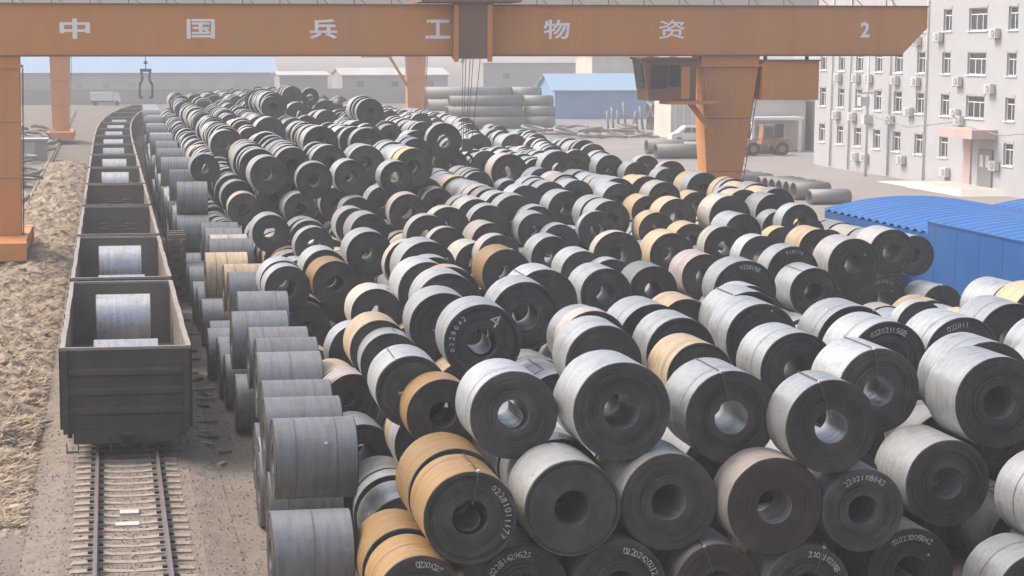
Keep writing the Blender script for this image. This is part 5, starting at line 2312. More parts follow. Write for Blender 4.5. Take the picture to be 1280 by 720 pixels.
# ------------------------------------------------------------------ gantry cranes
M_CRANE = mat('crane_orange', (0.68, 0.275, 0.085), 0.6, c2=(0.47, 0.205, 0.085), scale=0.9, amt=0.4, stretch=(.8, .8, .16), bump=0.05, dirt=(0.56, 0.28, 0.13))
M_CRANED = mat('crane_dark', (0.25, 0.135, 0.085), 0.6, c2=(0.19, 0.11, 0.08), scale=0.8)
M_LETTER = mat('letter_paint', (0.97, 0.90, 0.83), 0.7, c2=(0.90, 0.80, 0.72), scale=3)
M_GLASS = mat('window_glass', (0.055, 0.06, 0.062), 0.12, 0.0, spec=0.8)
M_ROPE = mat('wire_rope', (0.10, 0.12, 0.11), 0.6, 0.4)
def make_crane(xl0, Y, label, near):
    t = empty('gantry_crane', (0, Y, 0), label, 'gantry crane', 'gantry cranes over the yard')
    D = 1.7
    # box girder with slanted right end
    b = MB(); zt, zb, xr = 12.86, 10.36, 43.28; xL = -16.0
    poly = [(xL, zb + 1.4), (xL + 1.2, zb), (xr - 1.35, zb), (xr, zb + 1.38), (xr, zt), (xL, zt)]
    for yy, fl in ((0, False), (D, True)):
        pts = [(x, yy, z) for x, z in poly]; b.face(pts[::-1] if fl else pts)
    for (xa, za), (xb, zb2) in zip(poly, poly[1:] + poly[:1]): b.face([(xb, 0, zb2), (xa, 0, za), (xa, D, za), (xb, D, zb2)])
    g_ = b.build('girder', M_CRANE, t)
    b = MB(); b.box(xL, xr + .02, -.10, D + .1, zt, zt + .07); b.build('top_flange', M_CRANED, g_)
    b = MB(); b.box(xL + 1.2, xr - 1.4, -.10, D + .1, zb - .09, zb - .002); b.build('bottom_flange', M_CRANED, g_)
    for k in range(14):
        x = xL + 4 + k * 4.05
        box(x - .02, x + .02, -.012, -.001, zb + .05, zt - .05).build('weld_seam', M_CRANE, g_)
    # railing on top
    b = MB(); x = xL
    while x < xr - 1.5:
        b.cyl((x, .1, zt + .07), (x, .1, zt + 1.15), .028, 5); b.cyl((x, .1, zt + .6), (x + .55, .1, zt + .07), .02, 5); x += 1.9
    b.cyl((xL, .1, zt + 1.15), (xr - 1.6, .1, zt + 1.15), .03, 5); b.cyl((xL, .1, zt + .62), (xr - 1.6, .1, zt + .62), .022, 5)
    b.build('railing', M_CRANED, t)
    # legs
    for (xa, xb, xa2, xb2, side) in (((-7.35, -4.35, -6.75, -4.45, 'l'), (30.84, 34.03, 31.45, 32.85, 'r')) if near else ((-6.5, -4.15, -6.3, -4.5, 'l'), (34.4, 36.7, 34.6, 36.3, 'r'))):
        b = MB(); b.hexa([(xa2, .15, 1.35), (xb2, .15, 1.35), (xb2, D - .15, 1.35), (xa2, D - .15, 1.35)], [(xa, .0, 10.268), (xb, .0, 10.268), (xb, D, 10.268), (xa, D, 10.268)])
        lg = b.build('leg', M_CRANE, t)
        b = MB(); b.box(xa - .12, xb + .12, -.12, D + .12, 9.72, 9.86); b.build('leg_flange', M_CRANE, lg)
        for z in (4.2, 7.0):
            f = (z - 1.35) / 8.918; x0 = xa2 + (xa - xa2) * f; x1 = xb2 + (xb - xb2) * f
            box(x0 + .05, x1 - .05, -.012 + .15 * (1 - f), .0 + .15 * (1 - f), z - .02, z + .02).build('weld_seam', M_CRANED, lg)
        xc = (xa2 + xb2) / 2
        hw = 1.5 if side == 'l' else .75
        b = MB(); b.box(xc - hw, xc + hw, -4.2, 5.6, .72, 1.33); b.box(xc - hw - .07, xc + hw + .07, -4.25, -3.2, .50, 1.36); b.box(xc - hw - .07, xc + hw + .07, 4.6, 5.65, .5, 1.36)
        ec = b.build('end_carriage', M_CRANE, t)
        for yw in (-3.7, -2.4, 3.8, 5.1):
            b = MB(); b.cyl((xc - .12, yw, .62), (xc + .12, yw, .62), .33, 20); b.build('wheel', M_BLACK, ec)
        # ladder on the leg
        b = MB(); xx = xb2 + .16 if side == 'r' else xb2 + .1
        for s in (.3, .75): b.cyl((xx + (xb - xb2) * 0, s, 1.3), (xx + (xb - xb2) + .05, s, 9.7), .025, 5)
        z = 1.6
        while z < 9.6:
            f = (z - 1.3) / 8.4; xq = xx + (xb - xb2 + .05) * f; b.cyl((xq, .3, z), (xq, .75, z), .018, 5); z += .42
        b.build('ladder', M_CRANED, t)
    if near:
        # cab and its platform, electrical box
        b = MB(); x0, x1, z0, z1 = 27.25, 30.1, 8.0, 10.12
        b.hexa([(x0 + .35, -1.5, z0), (x1, -1.5, z0), (x1, .6, z0), (x0 + .35, .6, z0)], [(x0, -1.5, z1), (x1, -1.5, z1), (x1, .6, z1), (x0, .6, z1)])
        cb = b.build('cab', M_CRANED, t)
        box(x0 + .42, x0 + 1.32, -1.53, -1.505, z0 + .62, z1 - .28).build('window', M_GLASS, cb)
        box(x0 + 1.42, x0 + 1.95, -1.53, -1.505, z0 + .72, z1 - .28).build('window', M_GLASS, cb)
        box(x0 + 2.05, x0 + 2.5, -1.54, -1.505, z0 + .1, z1 - .4).build('door', M_CRANE, cb)
        b = MB(); b.hexa([(x0 + .15, -1.2, z0 + .7), (x0 + .16, -1.2, z0 + .7), (x0 + .16, .3, z0 + .7), (x0 + .15, .3, z0 + .7)], [(x0 - .01, -1.2, z1 - .25), (x0 + .0, -1.2, z1 - .25), (x0 + .0, .3, z1 - .25), (x0 - .01, .3, z1 - .25)]); b.build('window', M_GLASS, cb)
        box(x0 - .1, x1 + .1, -1.6, .7, z1 + .003, z1 + .1).build('roof', M_CRANED, cb)
        b = MB(); b.box(28.6, 31.4, -1.6, .05, 7.80, 7.98)
        for q in range(4): b.cyl((30.2 + q * .22, -1.55, 7.98), (30.2 + q * .22, -1.55, 9.05), .022, 5)
        b.cyl((30.1, -1.55, 9.05), (31.0, -1.55, 9.05), .028, 5); b.cyl((30.1, -1.55, 8.55), (31.0, -1.55, 8.55), .02, 5)
        b.build('platform', M_CRANE, t)
        b = MB(); b.hexa([(31.2, -.9, 6.25), (31.45, -.9, 6.25), (31.45, -.6, 6.25), (31.2, -.6, 6.25)], [(29.9, -.9, 7.8), (30.25, -.9, 7.8), (30.25, -.6, 7.8), (29.9, -.6, 7.8)])
        b.build('bracket', M_CRANE, t)
        b = MB(); b.box(29.0, 29.3, -.6, -.3, 10.12, 10.26); b.box(27.8, 28.1, -.6, -.3, 10.12, 10.26); b.build('hanger', M_CRANED, t)
        eb = box(34.15, 37.16, -.4, 1.4, 7.98, 10.02).build('electrical_box', M_CRANE, t)
        box(34.05, 37.24, -.5, 1.5, 10.022, 10.09).build('lid', M_CRANED, eb)
        for q in (34.5, 36.8): box(q - .07, q + .07, .4, .6, 10.09, 10.265).build('hanger', M_CRANED, eb)
        # trolley straddling the girder
        tr = box(17.5, 19.55, -.55, -.14, 10.15, 13.02).build('trolley_frame', M_CRANED, t)
        for q in (17.52, 19.28): box(q, q + .25, -.63, -.552, 10.0, 12.9).build('trolley_post', M_CRANE, tr)
        b = MB(); b.box(15.8, 21.0, -.9, 2.4, 13.02, 13.35); b.box(16.6, 20.2, -.2, 1.6, 13.35, 14.5); b.build('trolley_deck', M_CRANED, tr)
        # ropes and hook block
        b = MB()
        for q in (18.05, 18.2, 18.42, 18.58, 18.95): b.cyl((q, -.35, 10.16), (18.2 + (q - 18.4) * .6, -.35, 6.0), .018, 5)
        b.build('wire_ropes', M_ROPE, t)
        b = MB(); b.box(18.02, 18.55, -.55, -.15, 5.4, 6.05); b.cyl((18.3, -.58, 5.75), (18.3, -.12, 5.75), .24, 16)
        hb = b.build('hook_block', M_ROPE, t)
        b = MB(); pts = [(18.3 + .28 * math.sin(a), -.35, 4.95 + .28 * math.cos(a)) for a in [R(x) for x in range(0, 271, 30)]]
        b.cyl((18.3, -.35, 5.32), (18.3, -.35, 5.2), .06, 8); b.tube(pts, .06, 8); b.build('hook', M_BLACK, hb)
        for ch, xc, w_, hgt, bold in (('中', -1.58, 1.5, 1.0, .028), ('国', 4.68, 1.42, .98, .022), ('兵', 10.88, 1.42, 1.0, .028), ('工', 16.80, 1.3, .98, .03), ('物', 23.04, 1.4, 1.0, .018), ('资', 29.21, 1.42, .98, .012), ('2', 39.8, .50, .82, .03)):
            vs, fs = glyph(ch, bold); b = MB(); zc = 11.66
            for gx, gy in vs: b.v.append((xc + gx * w_, -.006, zc + gy * hgt))
            b.f = list(fs); b.m = [0] * len(fs); b.sm = [False] * len(fs)
            b.build('lettering', M_LETTER, g_)
    else:
        b = MB(); b.box(29.2, 32.6, -.3, 1.0, 9.6, 10.26); b.build('electrical_box', M_CRANE, t)
        b = MB(); b.cyl((32.4, .3, 9.7), (34.6, .3, 6.2), .16, 6); b.build('brace', M_CRANE, t)
        b = MB(); b.cyl((4.3, .5, 10.3), (4.3, .5, 8.35), .05, 6); b.cyl((4.3, .5, 9.2), (4.3, .5, 8.9), .22, 10); b.box(3.65, 4.95, .3, .7, 8.0, 8.35)
        tg = b.build('tong_beam', M_ROPE, t)
        for s in (-1, 1):
            b = MB(); pts = [(4.3 + s * .5, .5, 8.0), (4.3 + s * .38, .5, 7.2), (4.3 + s * .72, .5, 6.5), (4.3 + s * .72, .5, 5.1), (4.3 + s * .35, .5, 5.1)]
            for a, c in zip(pts[:-1], pts[1:]): b.cyl(a, c, .15, 8)
            b.build('tong_arm', M_ROPE, tg)
    return t
make_crane(0, 98.0, 'orange gantry crane with white lettering on its girder across the yard', True)
make_crane(0, 222.0, 'far orange gantry crane faded by haze, coil tongs hanging from it', False)

# ------------------------------------------------------------------ office building on the right
M_WALL = mat('white_render', (0.41, 0.42, 0.435), 0.9, c2=(0.37, 0.38, 0.39), scale=0.25, amt=0.8, bump=0.05, dirt=(0.37, 0.375, 0.38))
M_TRIM = mat('white_trim', (0.80, 0.80, 0.80), 0.6)
M_LINTEL = mat('lintel_grey', (0.42, 0.41, 0.41), 0.85)
M_PIPE = mat('downpipe', (0.58, 0.55, 0.55), 0.6)
M_PINK = mat('pink_render', (0.54, 0.40, 0.375), 0.9, scale=0.6)
M_DOOR = mat('door_grey', (0.22, 0.21, 0.215), 0.5)
M_STEP = mat('step_concrete', (0.50, 0.47, 0.43), 0.9, scale=0.8)
M_AC = mat('ac_white', (0.56, 0.56, 0.55), 0.6)
M_ACD = mat('ac_dark', (0.27, 0.27, 0.27), 0.7)
FX = 64.5
ob = empty('office_building', (FX, 118, 0), 'long white office block with rows of windows behind the paved yard', 'building')
OI = Matrix.Translation((-FX, -118, 0))
def opart(b, name, mats, parent=None):
    o = b.build(name, mats, parent or ob)
    if parent is None: o.matrix_parent_inverse = OI
    return o
cols_ = [(168.3, 1.45), (163.9, 1.45), (159.8, 1.55), (155.6, 1.5), (151.4, 1.6), (147.0, 1.55), (142.3, 1.5), (137.0, 3.1), (131.3, 1.5), (126.5, 1.5), (121.0, 3.0), (116, 1.5)]
flr = [(2.2, 3.82), (5.45, 7.12), (8.7, 10.36), (12.0, 13.68)]
wins = []
for (yc, wd) in cols_:
    for fi, (za, zb) in enumerate(flr):
        if fi == 0 and yc == 137.0: continue
        wins.append((yc - wd / 2, yc + wd / 2, za, zb, fi))
b = MB(); Y0, Y1, Z1 = 104.0, 170.2, 16.6
cy = sorted({Y0, Y1} | {w_[0] for w_ in wins} | {w_[1] for w_ in wins}); cz = sorted({0.0, Z1} | {z for f in flr for z in f})
for ya, yb in zip(cy[:-1], cy[1:]):
    for za, zb in zip(cz[:-1], cz[1:]):
        ym, zm = (ya + yb) / 2, (za + zb) / 2
        if any(w_[0] < ym < w_[1] and w_[2] < zm < w_[3] for w_ in wins): continue
        b.face([(FX, ya, za), (FX, ya, zb), (FX, yb, zb), (FX, yb, za)])
for (ya, yb, za, zb, fi) in wins:
    d_ = FX + .28
    b.face([(FX, ya, za), (d_, ya, za), (d_, ya, zb), (FX, ya, zb)]); b.face([(FX, yb, zb), (d_, yb, zb), (d_, yb, za), (FX, yb, za)])
    b.face([(FX, ya, za), (FX, yb, za), (d_, yb, za), (d_, ya, za)]); b.face([(FX, ya, zb), (d_, ya, zb), (d_, yb, zb), (FX, yb, zb)])
b.face([(FX, Y0, 0), (FX + 13, Y0, 0), (FX + 13, Y0, Z1), (FX, Y0, Z1)]); b.face([(FX + 13, Y1, 0), (FX, Y1, 0), (FX, Y1, Z1), (FX + 13, Y1, Z1)])
b.face([(FX + 13, Y0, 0), (FX + 13, Y1, 0), (FX + 13, Y1, Z1), (FX + 13, Y0, Z1)])
opart(b, 'wall', M_WALL)
rf = opart(box(FX - .3, FX + 13.3, Y0 - .3, Y1 + .3, Z1 + .002, Z1 + .35), 'roof', M_TRIM)
for (ya, yb, za, zb, fi) in wins:
    x = FX + .16
    b = MB(); n_ = 3 if yb - ya > 2 else 2; zt = za + (zb - za) * .70
    for z in (za + .0, zt, zb - .07): b.box(x, x + .07, ya, yb, z, z + .07)
    for q in range(n_ + 1):
        y = ya + (yb - ya - .07) * q / n_; b.box(x + .003, x + .067, y, y + .07, za + .07, zt); 
        if q in (0, n_): b.box(x + .003, x + .067, y, y + .07, zt + .07, zb - .07)
    wf = opart(b, 'window', M_TRIM)
    gs = 'pane'
    for q in range(n_):
        y = ya + (yb - ya) * q / n_
        MB().box(x + .03, x + .045, y + .07, y + (yb - ya) / n_ - .005, za + .07, zt).build('pane', M_GLASS, wf)
    MB().box(x + .03, x + .045, ya + .07, yb - .07, zt + .07, zb - .07).build('pane', M_GLASS, wf)
    MB().box(FX - .10, FX + .15, ya - .12, yb + .12, za - .09, za - .003).build('sill', M_TRIM, wf)
    MB().box(FX - .04, FX + .10, ya - .06, yb + .06, zb + .003, zb + .22).build('lintel', M_LINTEL, wf)
for y in (145.7, 152.9, 161.6, 125.5, 165.9):
    opart(MB().cyl((FX - .12, y, .1), (FX - .12, y, 16.4), .075, 8), 'downpipe', M_PIPE)
# entrance: pink porch wall, canopy, door, raised landing with ramp
opart(box(FX - 2.0, FX - .003, 133.1, 139.0, 4.05, 4.72), 'canopy', M_PINK)
opart(box(FX - .14, FX - .004, 137.2, 138.4, .45, 4.047), 'porch_wall', M_PINK)
dr = opart(box(FX - .16, FX - .004, 133.6, 135.9, .45, 3.2), 'door', M_DOOR)
for y in (134.0, 134.95): MB().box(FX - .175, FX - .163, y, y + .55, 1.9, 2.8).build('pane', M_AC, dr)
b = MB(); b.hexa([(FX - 3.6, 131.2, .01), (FX - .006, 131.2, .01), (FX - .006, 141.0, .01), (FX - 3.6, 141.0, .01)], [(FX - 3.0, 132.4, .45), (FX - .006, 132.4, .45), (FX - .006, 141.0, .45), (FX - 3.0, 141.0, .45)])
b.hexa([(FX - 3.3, 141.0, .012), (FX - .5, 141.0, .012), (FX - .5, 147.5, .012), (FX - 3.3, 147.5, .012)], [(FX - 2.9, 141.0, .44), (FX - .6, 141.0, .44), (FX - .6, 147.5, .04), (FX - 2.9, 147.5, .04)])
opart(b, 'entrance_ramp', M_STEP)
# air conditioners under the windows
def make_ac(y, z, label, proto=[None]):
    if proto[0] is None:
        t = empty('air_conditioner', (0, 0, 0), '', 'air conditioner', 'air conditioners on the office wall')
        MB().box(-.36, -.06, -.42, .42, 0, .62).build('casing', M_AC, t)
        f = MB().cyl((-.385, -.1, .31), (-.362, -.1, .31), .24, 18).build('fan_grille', M_ACD, t)
        MB().cyl((-.40, -.1, .31), (-.386, -.1, .31), .07, 10).build('hub', M_AC, f)
        MB().box(-.38, .0, -.36, -.32, -.05, -.003).build('bracket', M_ACD, t); MB().box(-.38, .0, .32, .36, -.05, -.003).build('bracket', M_ACD, t)
        proto[0] = t
    else: t = copy_tree(proto[0])
    t.location = (FX - .002, y, z); t.scale = (1.25, 1.25, 1.15); t['label'] = label
CN = {168.3: 'first', 163.9: 'second', 159.8: 'third', 155.6: 'fourth', 151.4: 'fifth', 147.0: 'sixth', 142.3: 'seventh', 137.0: 'eighth', 131.3: 'ninth'}
FN = ['ground-floor', 'second-floor', 'third-floor', 'top visible floor']
ACS = [(163.9, 2, 0.3, 7.75), (159.8, 2, 0.2, 7.75), (157.2, 2, 0, 7.75), (151.4, 2, .2, 7.7), (147.0, 2, .4, 7.65), (143.4, 3, 0, 11.2), (139.7, 2, 0, 7.8), (133.7, 3, 0, 11.4), (134.2, 2, 0, 7.35),
       (163.9, 1, .5, 4.4), (160.2, 1, .4, 4.4), (157.0, 1, 0, 4.3), (152.2, 1, .2, 4.45), (148.6, 1, 0, 5.2), (139.9, 1, 0, 5.35), (139.2, 1, 0, 4.85), (159.6, 0, 0, .95), (157.6, 0, 0, 1.0), (149.8, 0, 0, 1.25), (141.4, 0, 0, .75), (133.0, 0, 0, 1.75), (147.5, 3, 0, 10.9)]
cnt = {}
for (y, fi, dy, z) in ACS:
    c = min(CN, key=lambda q: abs(q - y)); cnt[c, fi] = cnt.get((c, fi), 0) + 1
    make_ac(y + dy, z, 'white air conditioner by the %s window, %s column from the far left%s' % (FN[fi], CN[c], '' if cnt[c, fi] == 1 else ', nearer one'))
# utility pole and cable before the facade
up = empty('utility_pole', (62.8, 153.6, 0), 'white utility pole with two boxes before the office wall', 'utility pole')
MB().cyl((0, 0, 0), (0, 0, 11.2), .13, 10, .09).build('pole', M_PIPE, up)
for z, s in ((5.9, -.45), (4.4, -.1)): MB().box(s - .3, s + .5, -.35, .35, z, z + .75).build('junction_box', M_AC, up)
MB().box(-.9, .9, -.06, .06, 6.9, 7.05).build('crossarm', M_PIPE, up)
b = MB(); pts = []
for k in range(25):
    f = k / 24; pts.append((62.8 + 1.4 * f, 153.4 - 46 * f, 5.1 - 1.5 * (1 - abs((f * 3) % 1 * 2 - 1)) * .45))
b.tube(pts, .035, 5); tag(b.build('overhead_cable', M_ACD), 'dark cable sagging along the white office wall', 'cable')

# low building past the office, beside the yard road
lb = empty('low_building', (58, 194, 0), 'low cream building with a porch beyond the right crane leg', 'building')
M_CREAM = mat('cream_render', (0.62, 0.57, 0.50), 0.9, scale=0.4)
def lpart(b, name, m, parent=None):
    o = b.build(name, m, parent or lb)
    if parent is None: o.matrix_parent_inverse = Matrix.Translation((-58, -194, 0))
    return o
lpart(box(64.0, 72.5, 194, 203, 0, 5.4), 'wall', M_CREAM)
lpart(box(63.6, 72.9, 193.5, 203.4, 5.402, 5.75), 'roof', M_LINTEL)
lpart(box(65.5, 71.2, 191.0, 193.99, 3.3, 3.6), 'porch_roof', M_TRIM)
for x in (65.8, 70.9): lpart(box(x - .15, x + .15, 191.1, 191.4, 0, 3.298), 'porch_post', M_TRIM)
lpart(box(67.2, 68.6, 193.9, 193.995, 0, 2.6), 'door', M_DOOR)
for x in (64.9, 66.3, 69.6):
    wf = lpart(box(x - .6, x + .6, 193.9, 193.995, 1.2, 2.9), 'window', M_TRIM)
    MB().box(x - .5, x + .5, 193.86, 193.895, 1.3, 2.8).build('pane', M_GLASS, wf)
ps = empty('pale_shed', (66.2, 222, 0), 'pale panelled shed behind the white van by the right crane leg', 'building')
box(0, 6.5, 0, 7, 0, 5.0).build('wall', M_CREAM, ps); box(-.3, 6.8, -.3, 7.3, 5.002, 5.25).build('roof', M_LINTEL, ps)
for q in range(6): box(.5 + q * 1.05, .62 + q * 1.05, -.05, -.002, 0, 4.9).build('panel_rib', M_TRIM, ps)
gb = empty('grey_block', (74.5, 186, 0), 'tall pale grey block between the low building and the office', 'building')
o = box(-1.2, 6, 0, 14, 0, 13).build('wall', M_WALL, gb); o2 = box(-1.25, -1.202, 2, 9, 0, 3.5).build('door', M_LINTEL, gb); box(-1.5, 6.3, -.3, 14.3, 13.002, 13.4).build('roof', M_TRIM, gb)
for z in (2.2, 5.4, 8.7):
    w_ = box(.8, 2.2, -.06, -.003, z, z + 1.6).build('window', M_TRIM, gb); MB().box(.9, 2.1, -.08, -.062, z + .1, z + 1.5).build('pane', M_GLASS, w_)

# wheel loader by the low building
M_RED = mat('loader_red', (0.34, 0.14, 0.09), 0.55, c2=(0.24, 0.12, 0.085), scale=1, dirt=(0.28, 0.20, 0.15))
tk = empty('wheel_loader', (62.9, 185.6, 0), 'dusty red wheel loader parked by the low cream building', 'loader')
b = MB(); b.hexa([(3.0, -.9, .8), (4.9, -.9, .8), (4.9, .9, .8), (3.0, .9, .8)], [(3.0, -.8, 1.75), (4.7, -.7, 1.6), (4.7, .7, 1.6), (3.0, .8, 1.75)]); b.build('engine_hood', M_RED, tk)
b = MB(); b.hexa([(1.7, -.7, 1.1), (3.0, -.7, 1.1), (3.0, .7, 1.1), (1.7, .7, 1.1)], [(1.9, -.62, 2.95), (2.95, -.62, 2.95), (2.95, .62, 2.95), (1.9, .62, 2.95)]); cbn = b.build('cab', M_RED, tk)
box(1.98, 2.85, -.73, -.70, 1.75, 2.75).build('window', M_GLASS, cbn); box(1.8, 3.05, -.75, .75, 2.952, 3.05).build('roof', M_DOOR, cbn)
box(.2, 1.75, -.55, .55, .75, 1.15).build('front_frame', M_RED, tk)
for s_ in (-.5, .38):
    b = MB(); b.hexa([(-.9, s_, .5), (-.6, s_, .5), (-.6, s_ + .12, .5), (-.9, s_ + .12, .5)], [(1.3, s_, 1.7), (1.7, s_, 1.7), (1.7, s_ + .12, 1.7), (1.3, s_ + .12, 1.7)]); b.build('lift_arm', M_RED, tk)
b = MB(); b.hexa([(-1.9, -1.2, .12), (-.8, -1.2, .12), (-.8, 1.2, .12), (-1.9, 1.2, .12)], [(-1.6, -1.2, 1.0), (-.7, -1.2, 1.15), (-.7, 1.2, 1.15), (-1.6, 1.2, 1.0)]); b.build('bucket', M_DOOR, tk)
for x in (.75, 3.75):
    for s_ in (-1.05, .65):
        wl = MB().cyl((x, s_, .68), (x, s_ + .4, .68), .68, 20).build('wheel', M_BLACK, tk); MB().cyl((x, s_ - .015, .68), (x, s_ - .001, .68), .33, 14).build('rim', M_RED, wl)
# white van
vn = empty('white_van', (63.2, 212.3, 0), 'white van parked behind the right crane leg', 'van')
M_VAN = mat('van_white', (0.74, 0.74, 0.74), 0.35)
b = MB(); pr = [(0, .35), (4.5, .35), (4.55, 1.0), (4.5, 1.85), (1.7, 1.9), (.75, 1.15), (.05, .95)]
for yy, fl in ((-.85, False), (.85, True)):
    pts = [(x, yy, z) for x, z in pr]; b.face(pts[::-1] if fl else pts)
for (xa, za), (xb, zb) in zip(pr, pr[1:] + pr[:1]): b.face([(xb, -.85, zb), (xa, -.85, za), (xa, .85, za), (xb, .85, zb)])
bd = b.build('body', M_VAN, vn)
for x0, x1 in ((1.35, 2.3), (2.4, 3.3), (3.4, 4.3)):
    b = MB(); b.hexa([(x0, -.875, 1.15), (x1, -.875, 1.15), (x1, -.853, 1.15), (x0, -.853, 1.15)], [(x0 + (.4 if x0 < 1.4 else 0), -.875, 1.7), (x1, -.875, 1.7), (x1, -.853, 1.7), (x0 + (.4 if x0 < 1.4 else 0), -.853, 1.7)]); b.build('window', M_GLASS, bd)
for x in (.9, 3.6):
    for s in (-.88, .68): MB().cyl((x, s, .33), (x, s + .2, .33), .33, 18).build('wheel', M_BLACK, vn)
MB().box(-.01, .04, -.7, -.4, .7, .85).build('headlight', M_TRIM, vn); MB().box(-.01, .04, .4, .7, .7, .85).build('headlight', M_TRIM, vn)

# ------------------------------------------------------------------ blue sheds
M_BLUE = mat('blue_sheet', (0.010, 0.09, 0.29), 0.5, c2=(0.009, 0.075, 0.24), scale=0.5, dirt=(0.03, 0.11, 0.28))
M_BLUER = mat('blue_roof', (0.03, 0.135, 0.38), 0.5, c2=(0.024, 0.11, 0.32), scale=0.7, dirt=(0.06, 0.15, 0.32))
def vault(xa, xb, ya, yb, ze, rise, label, parapet=None):
    t = empty('blue_shed', (xa, ya, 0), label, 'shed', 'blue sheet sheds at the yard edge')
    I = Matrix.Translation((-xa, -ya, 0))
    def pp(b, n, m, par=None):
        o = b.build(n, m, par or t)
        if par is None: o.matrix_parent_inverse = I
        return o
    ncv = 14; n = int((yb - ya) / .2)
    b = MB(); idx = {}
    for j in range(n + 1):
        y = ya + (yb - ya) * j / n; up = (0, .10, .10, 0)[j % 4]
        for i in range(ncv + 1):
            f = i / ncv; idx[i, j] = len(b.v); b.v.append((xa + (xb - xa) * f, y, ze + rise * (1 - (2 * f - 1) ** 2) + up + .012))
    for j in range(n):
        for i in range(ncv): b.f.append((idx[i, j], idx[i + 1, j], idx[i + 1, j + 1], idx[i, j + 1])); b.m.append(0); b.sm.append(False)
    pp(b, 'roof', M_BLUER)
    k = 0; y = ya
    while y < yb - .5:
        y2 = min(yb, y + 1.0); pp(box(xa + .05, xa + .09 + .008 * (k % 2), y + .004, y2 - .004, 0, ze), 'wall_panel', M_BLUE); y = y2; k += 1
    b = MB()
    for yy in (ya + .02, yb - .02):
        pts = [(xa + .1, yy, 0), (xb - .1, yy, 0)] + [(xb - .1 - (xb - xa - .2) * i / 12, yy, ze + rise * (1 - (2 * (1 - i / 12) - 1) ** 2) - .02) for i in range(13)]
        b = MB(); b.face(pts); pp(b, 'end_wall', M_BLUE)
    if parapet:
        y = parapet[0]; k = 0
        while y < parapet[1] - .1:
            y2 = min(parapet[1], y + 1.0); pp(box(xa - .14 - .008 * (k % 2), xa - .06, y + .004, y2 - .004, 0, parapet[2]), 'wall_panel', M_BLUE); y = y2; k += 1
        pp(box(xa - .19, xa - .03, parapet[0], parapet[1], parapet[2] + .002, parapet[2] + .06), 'coping', M_BLUE)
    return t
vault(33.0, 41.4, 50, 85.6, 3.15, .55, 'blue corrugated shed with a tall blue side wall behind the coils', (50, 73.7, 3.66))
vault(41.45, 50.5, 50, 87.0, 2.95, .6, 'blue corrugated shed roof at the right edge, farther from the coils')

# ------------------------------------------------------------------ pipes and stock beyond the yard
M_PIPEG = mat('pipe_grey', (0.16, 0.165, 0.165), 0.6, 0.2, c2=(0.22, 0.19, 0.165), scale=0.7)
M_PIPEL = mat('pipe_light', (0.27, 0.272, 0.275), 0.6, 0.2, c2=(0.20, 0.185, 0.17), scale=0.5)
M_TUBEIN = mat('pipe_inside', (0.10, 0.095, 0.09), 0.8)
def pipe_thing(x, y, z, dx, dy, r, label, group, m, thick=.12):
    o = MB().pipe((0, 0, 0), (dx, dy, 0), r, r * (1 - thick), 22, 0, 1).build('steel_pipe', [m, M_TUBEIN], loc=(x, y, z))
    tag(o, label, 'pipe', group); return o
for k in range(6):
    y = 130.2 + 1.36 * k
    pipe_thing(47.9 - .05 * k, y, .64, 2.55 + random.uniform(-.2, .3), .12, .62, 'short dark pipe, %s from the camera in the row beside the crane leg' % ordn(k + 1), 'short pipes in a row', M_PIPEG)
for k in range(5):
    pipe_thing(44.0 + random.uniform(-.5, .5), 140.5 + 1.25 * k, .6, 6.0, .1, .58, 'long grey pipe lying behind the short pipes, %s from the camera' % ordn(k + 1), 'long pipes on the yard', M_PIPEL if k % 2 else M_PIPEG)
for k in range(2):
    pipe_thing(47.6 + .3 * k, 126.2 + 1.1 * k, .5, 2.9, .1, .48, 'low pale pipe before the short pipes, %s from the camera' % ordn(k + 1), 'pale pipes by the blue shed', M_PIPEL)
for k, (x, y) in enumerate(((56.3, 184.5), (54.0, 189.5), (60.5, 188.0), (52.5, 181.0))):
    pipe_thing(x, y, .75, 6.5, .2, .72, 'grey pipe lying near the white van, %s from the left' % ordn([2, 1, 4, 3][k]) if False else ('grey pipe on the yard before the white van, %s back from the camera' % ordn([2, 4, 3, 1][k])), 'pipes before the van', M_PIPEG if k % 2 else M_PIPEL)
# long pipe stacks in the far yard
SN = 0
for (SN, x0, y0, r, n, m, ln) in ((1, 44.5, 268, .95, 4, M_PIPEL, 12.5), (3, 57.4, 268.5, .95, 3, M_PIPEL, 4.2), (2, 44.6, 252, .8, 3, M_PIPEG, 10.0), (4, 55.2, 253, .8, 3, M_PIPEL, 4.0), (5, 70.5, 243, .95, 3, M_PIPEG, 6.5)):
    for L in range(3):
        for q in range(n - L):
            o = pipe_thing(x0 + random.uniform(-.4, .4), y0 + (q + L * .5) * 2 * r * 1.01, r + L * r * 1.74, ln, 0, r, 'long grey pipe, %s far stack from the left, %s, %s from the front' % (ordn(SN), TIER[L], ordn(q + 1)), 'pipes stacked in the far yard', m)
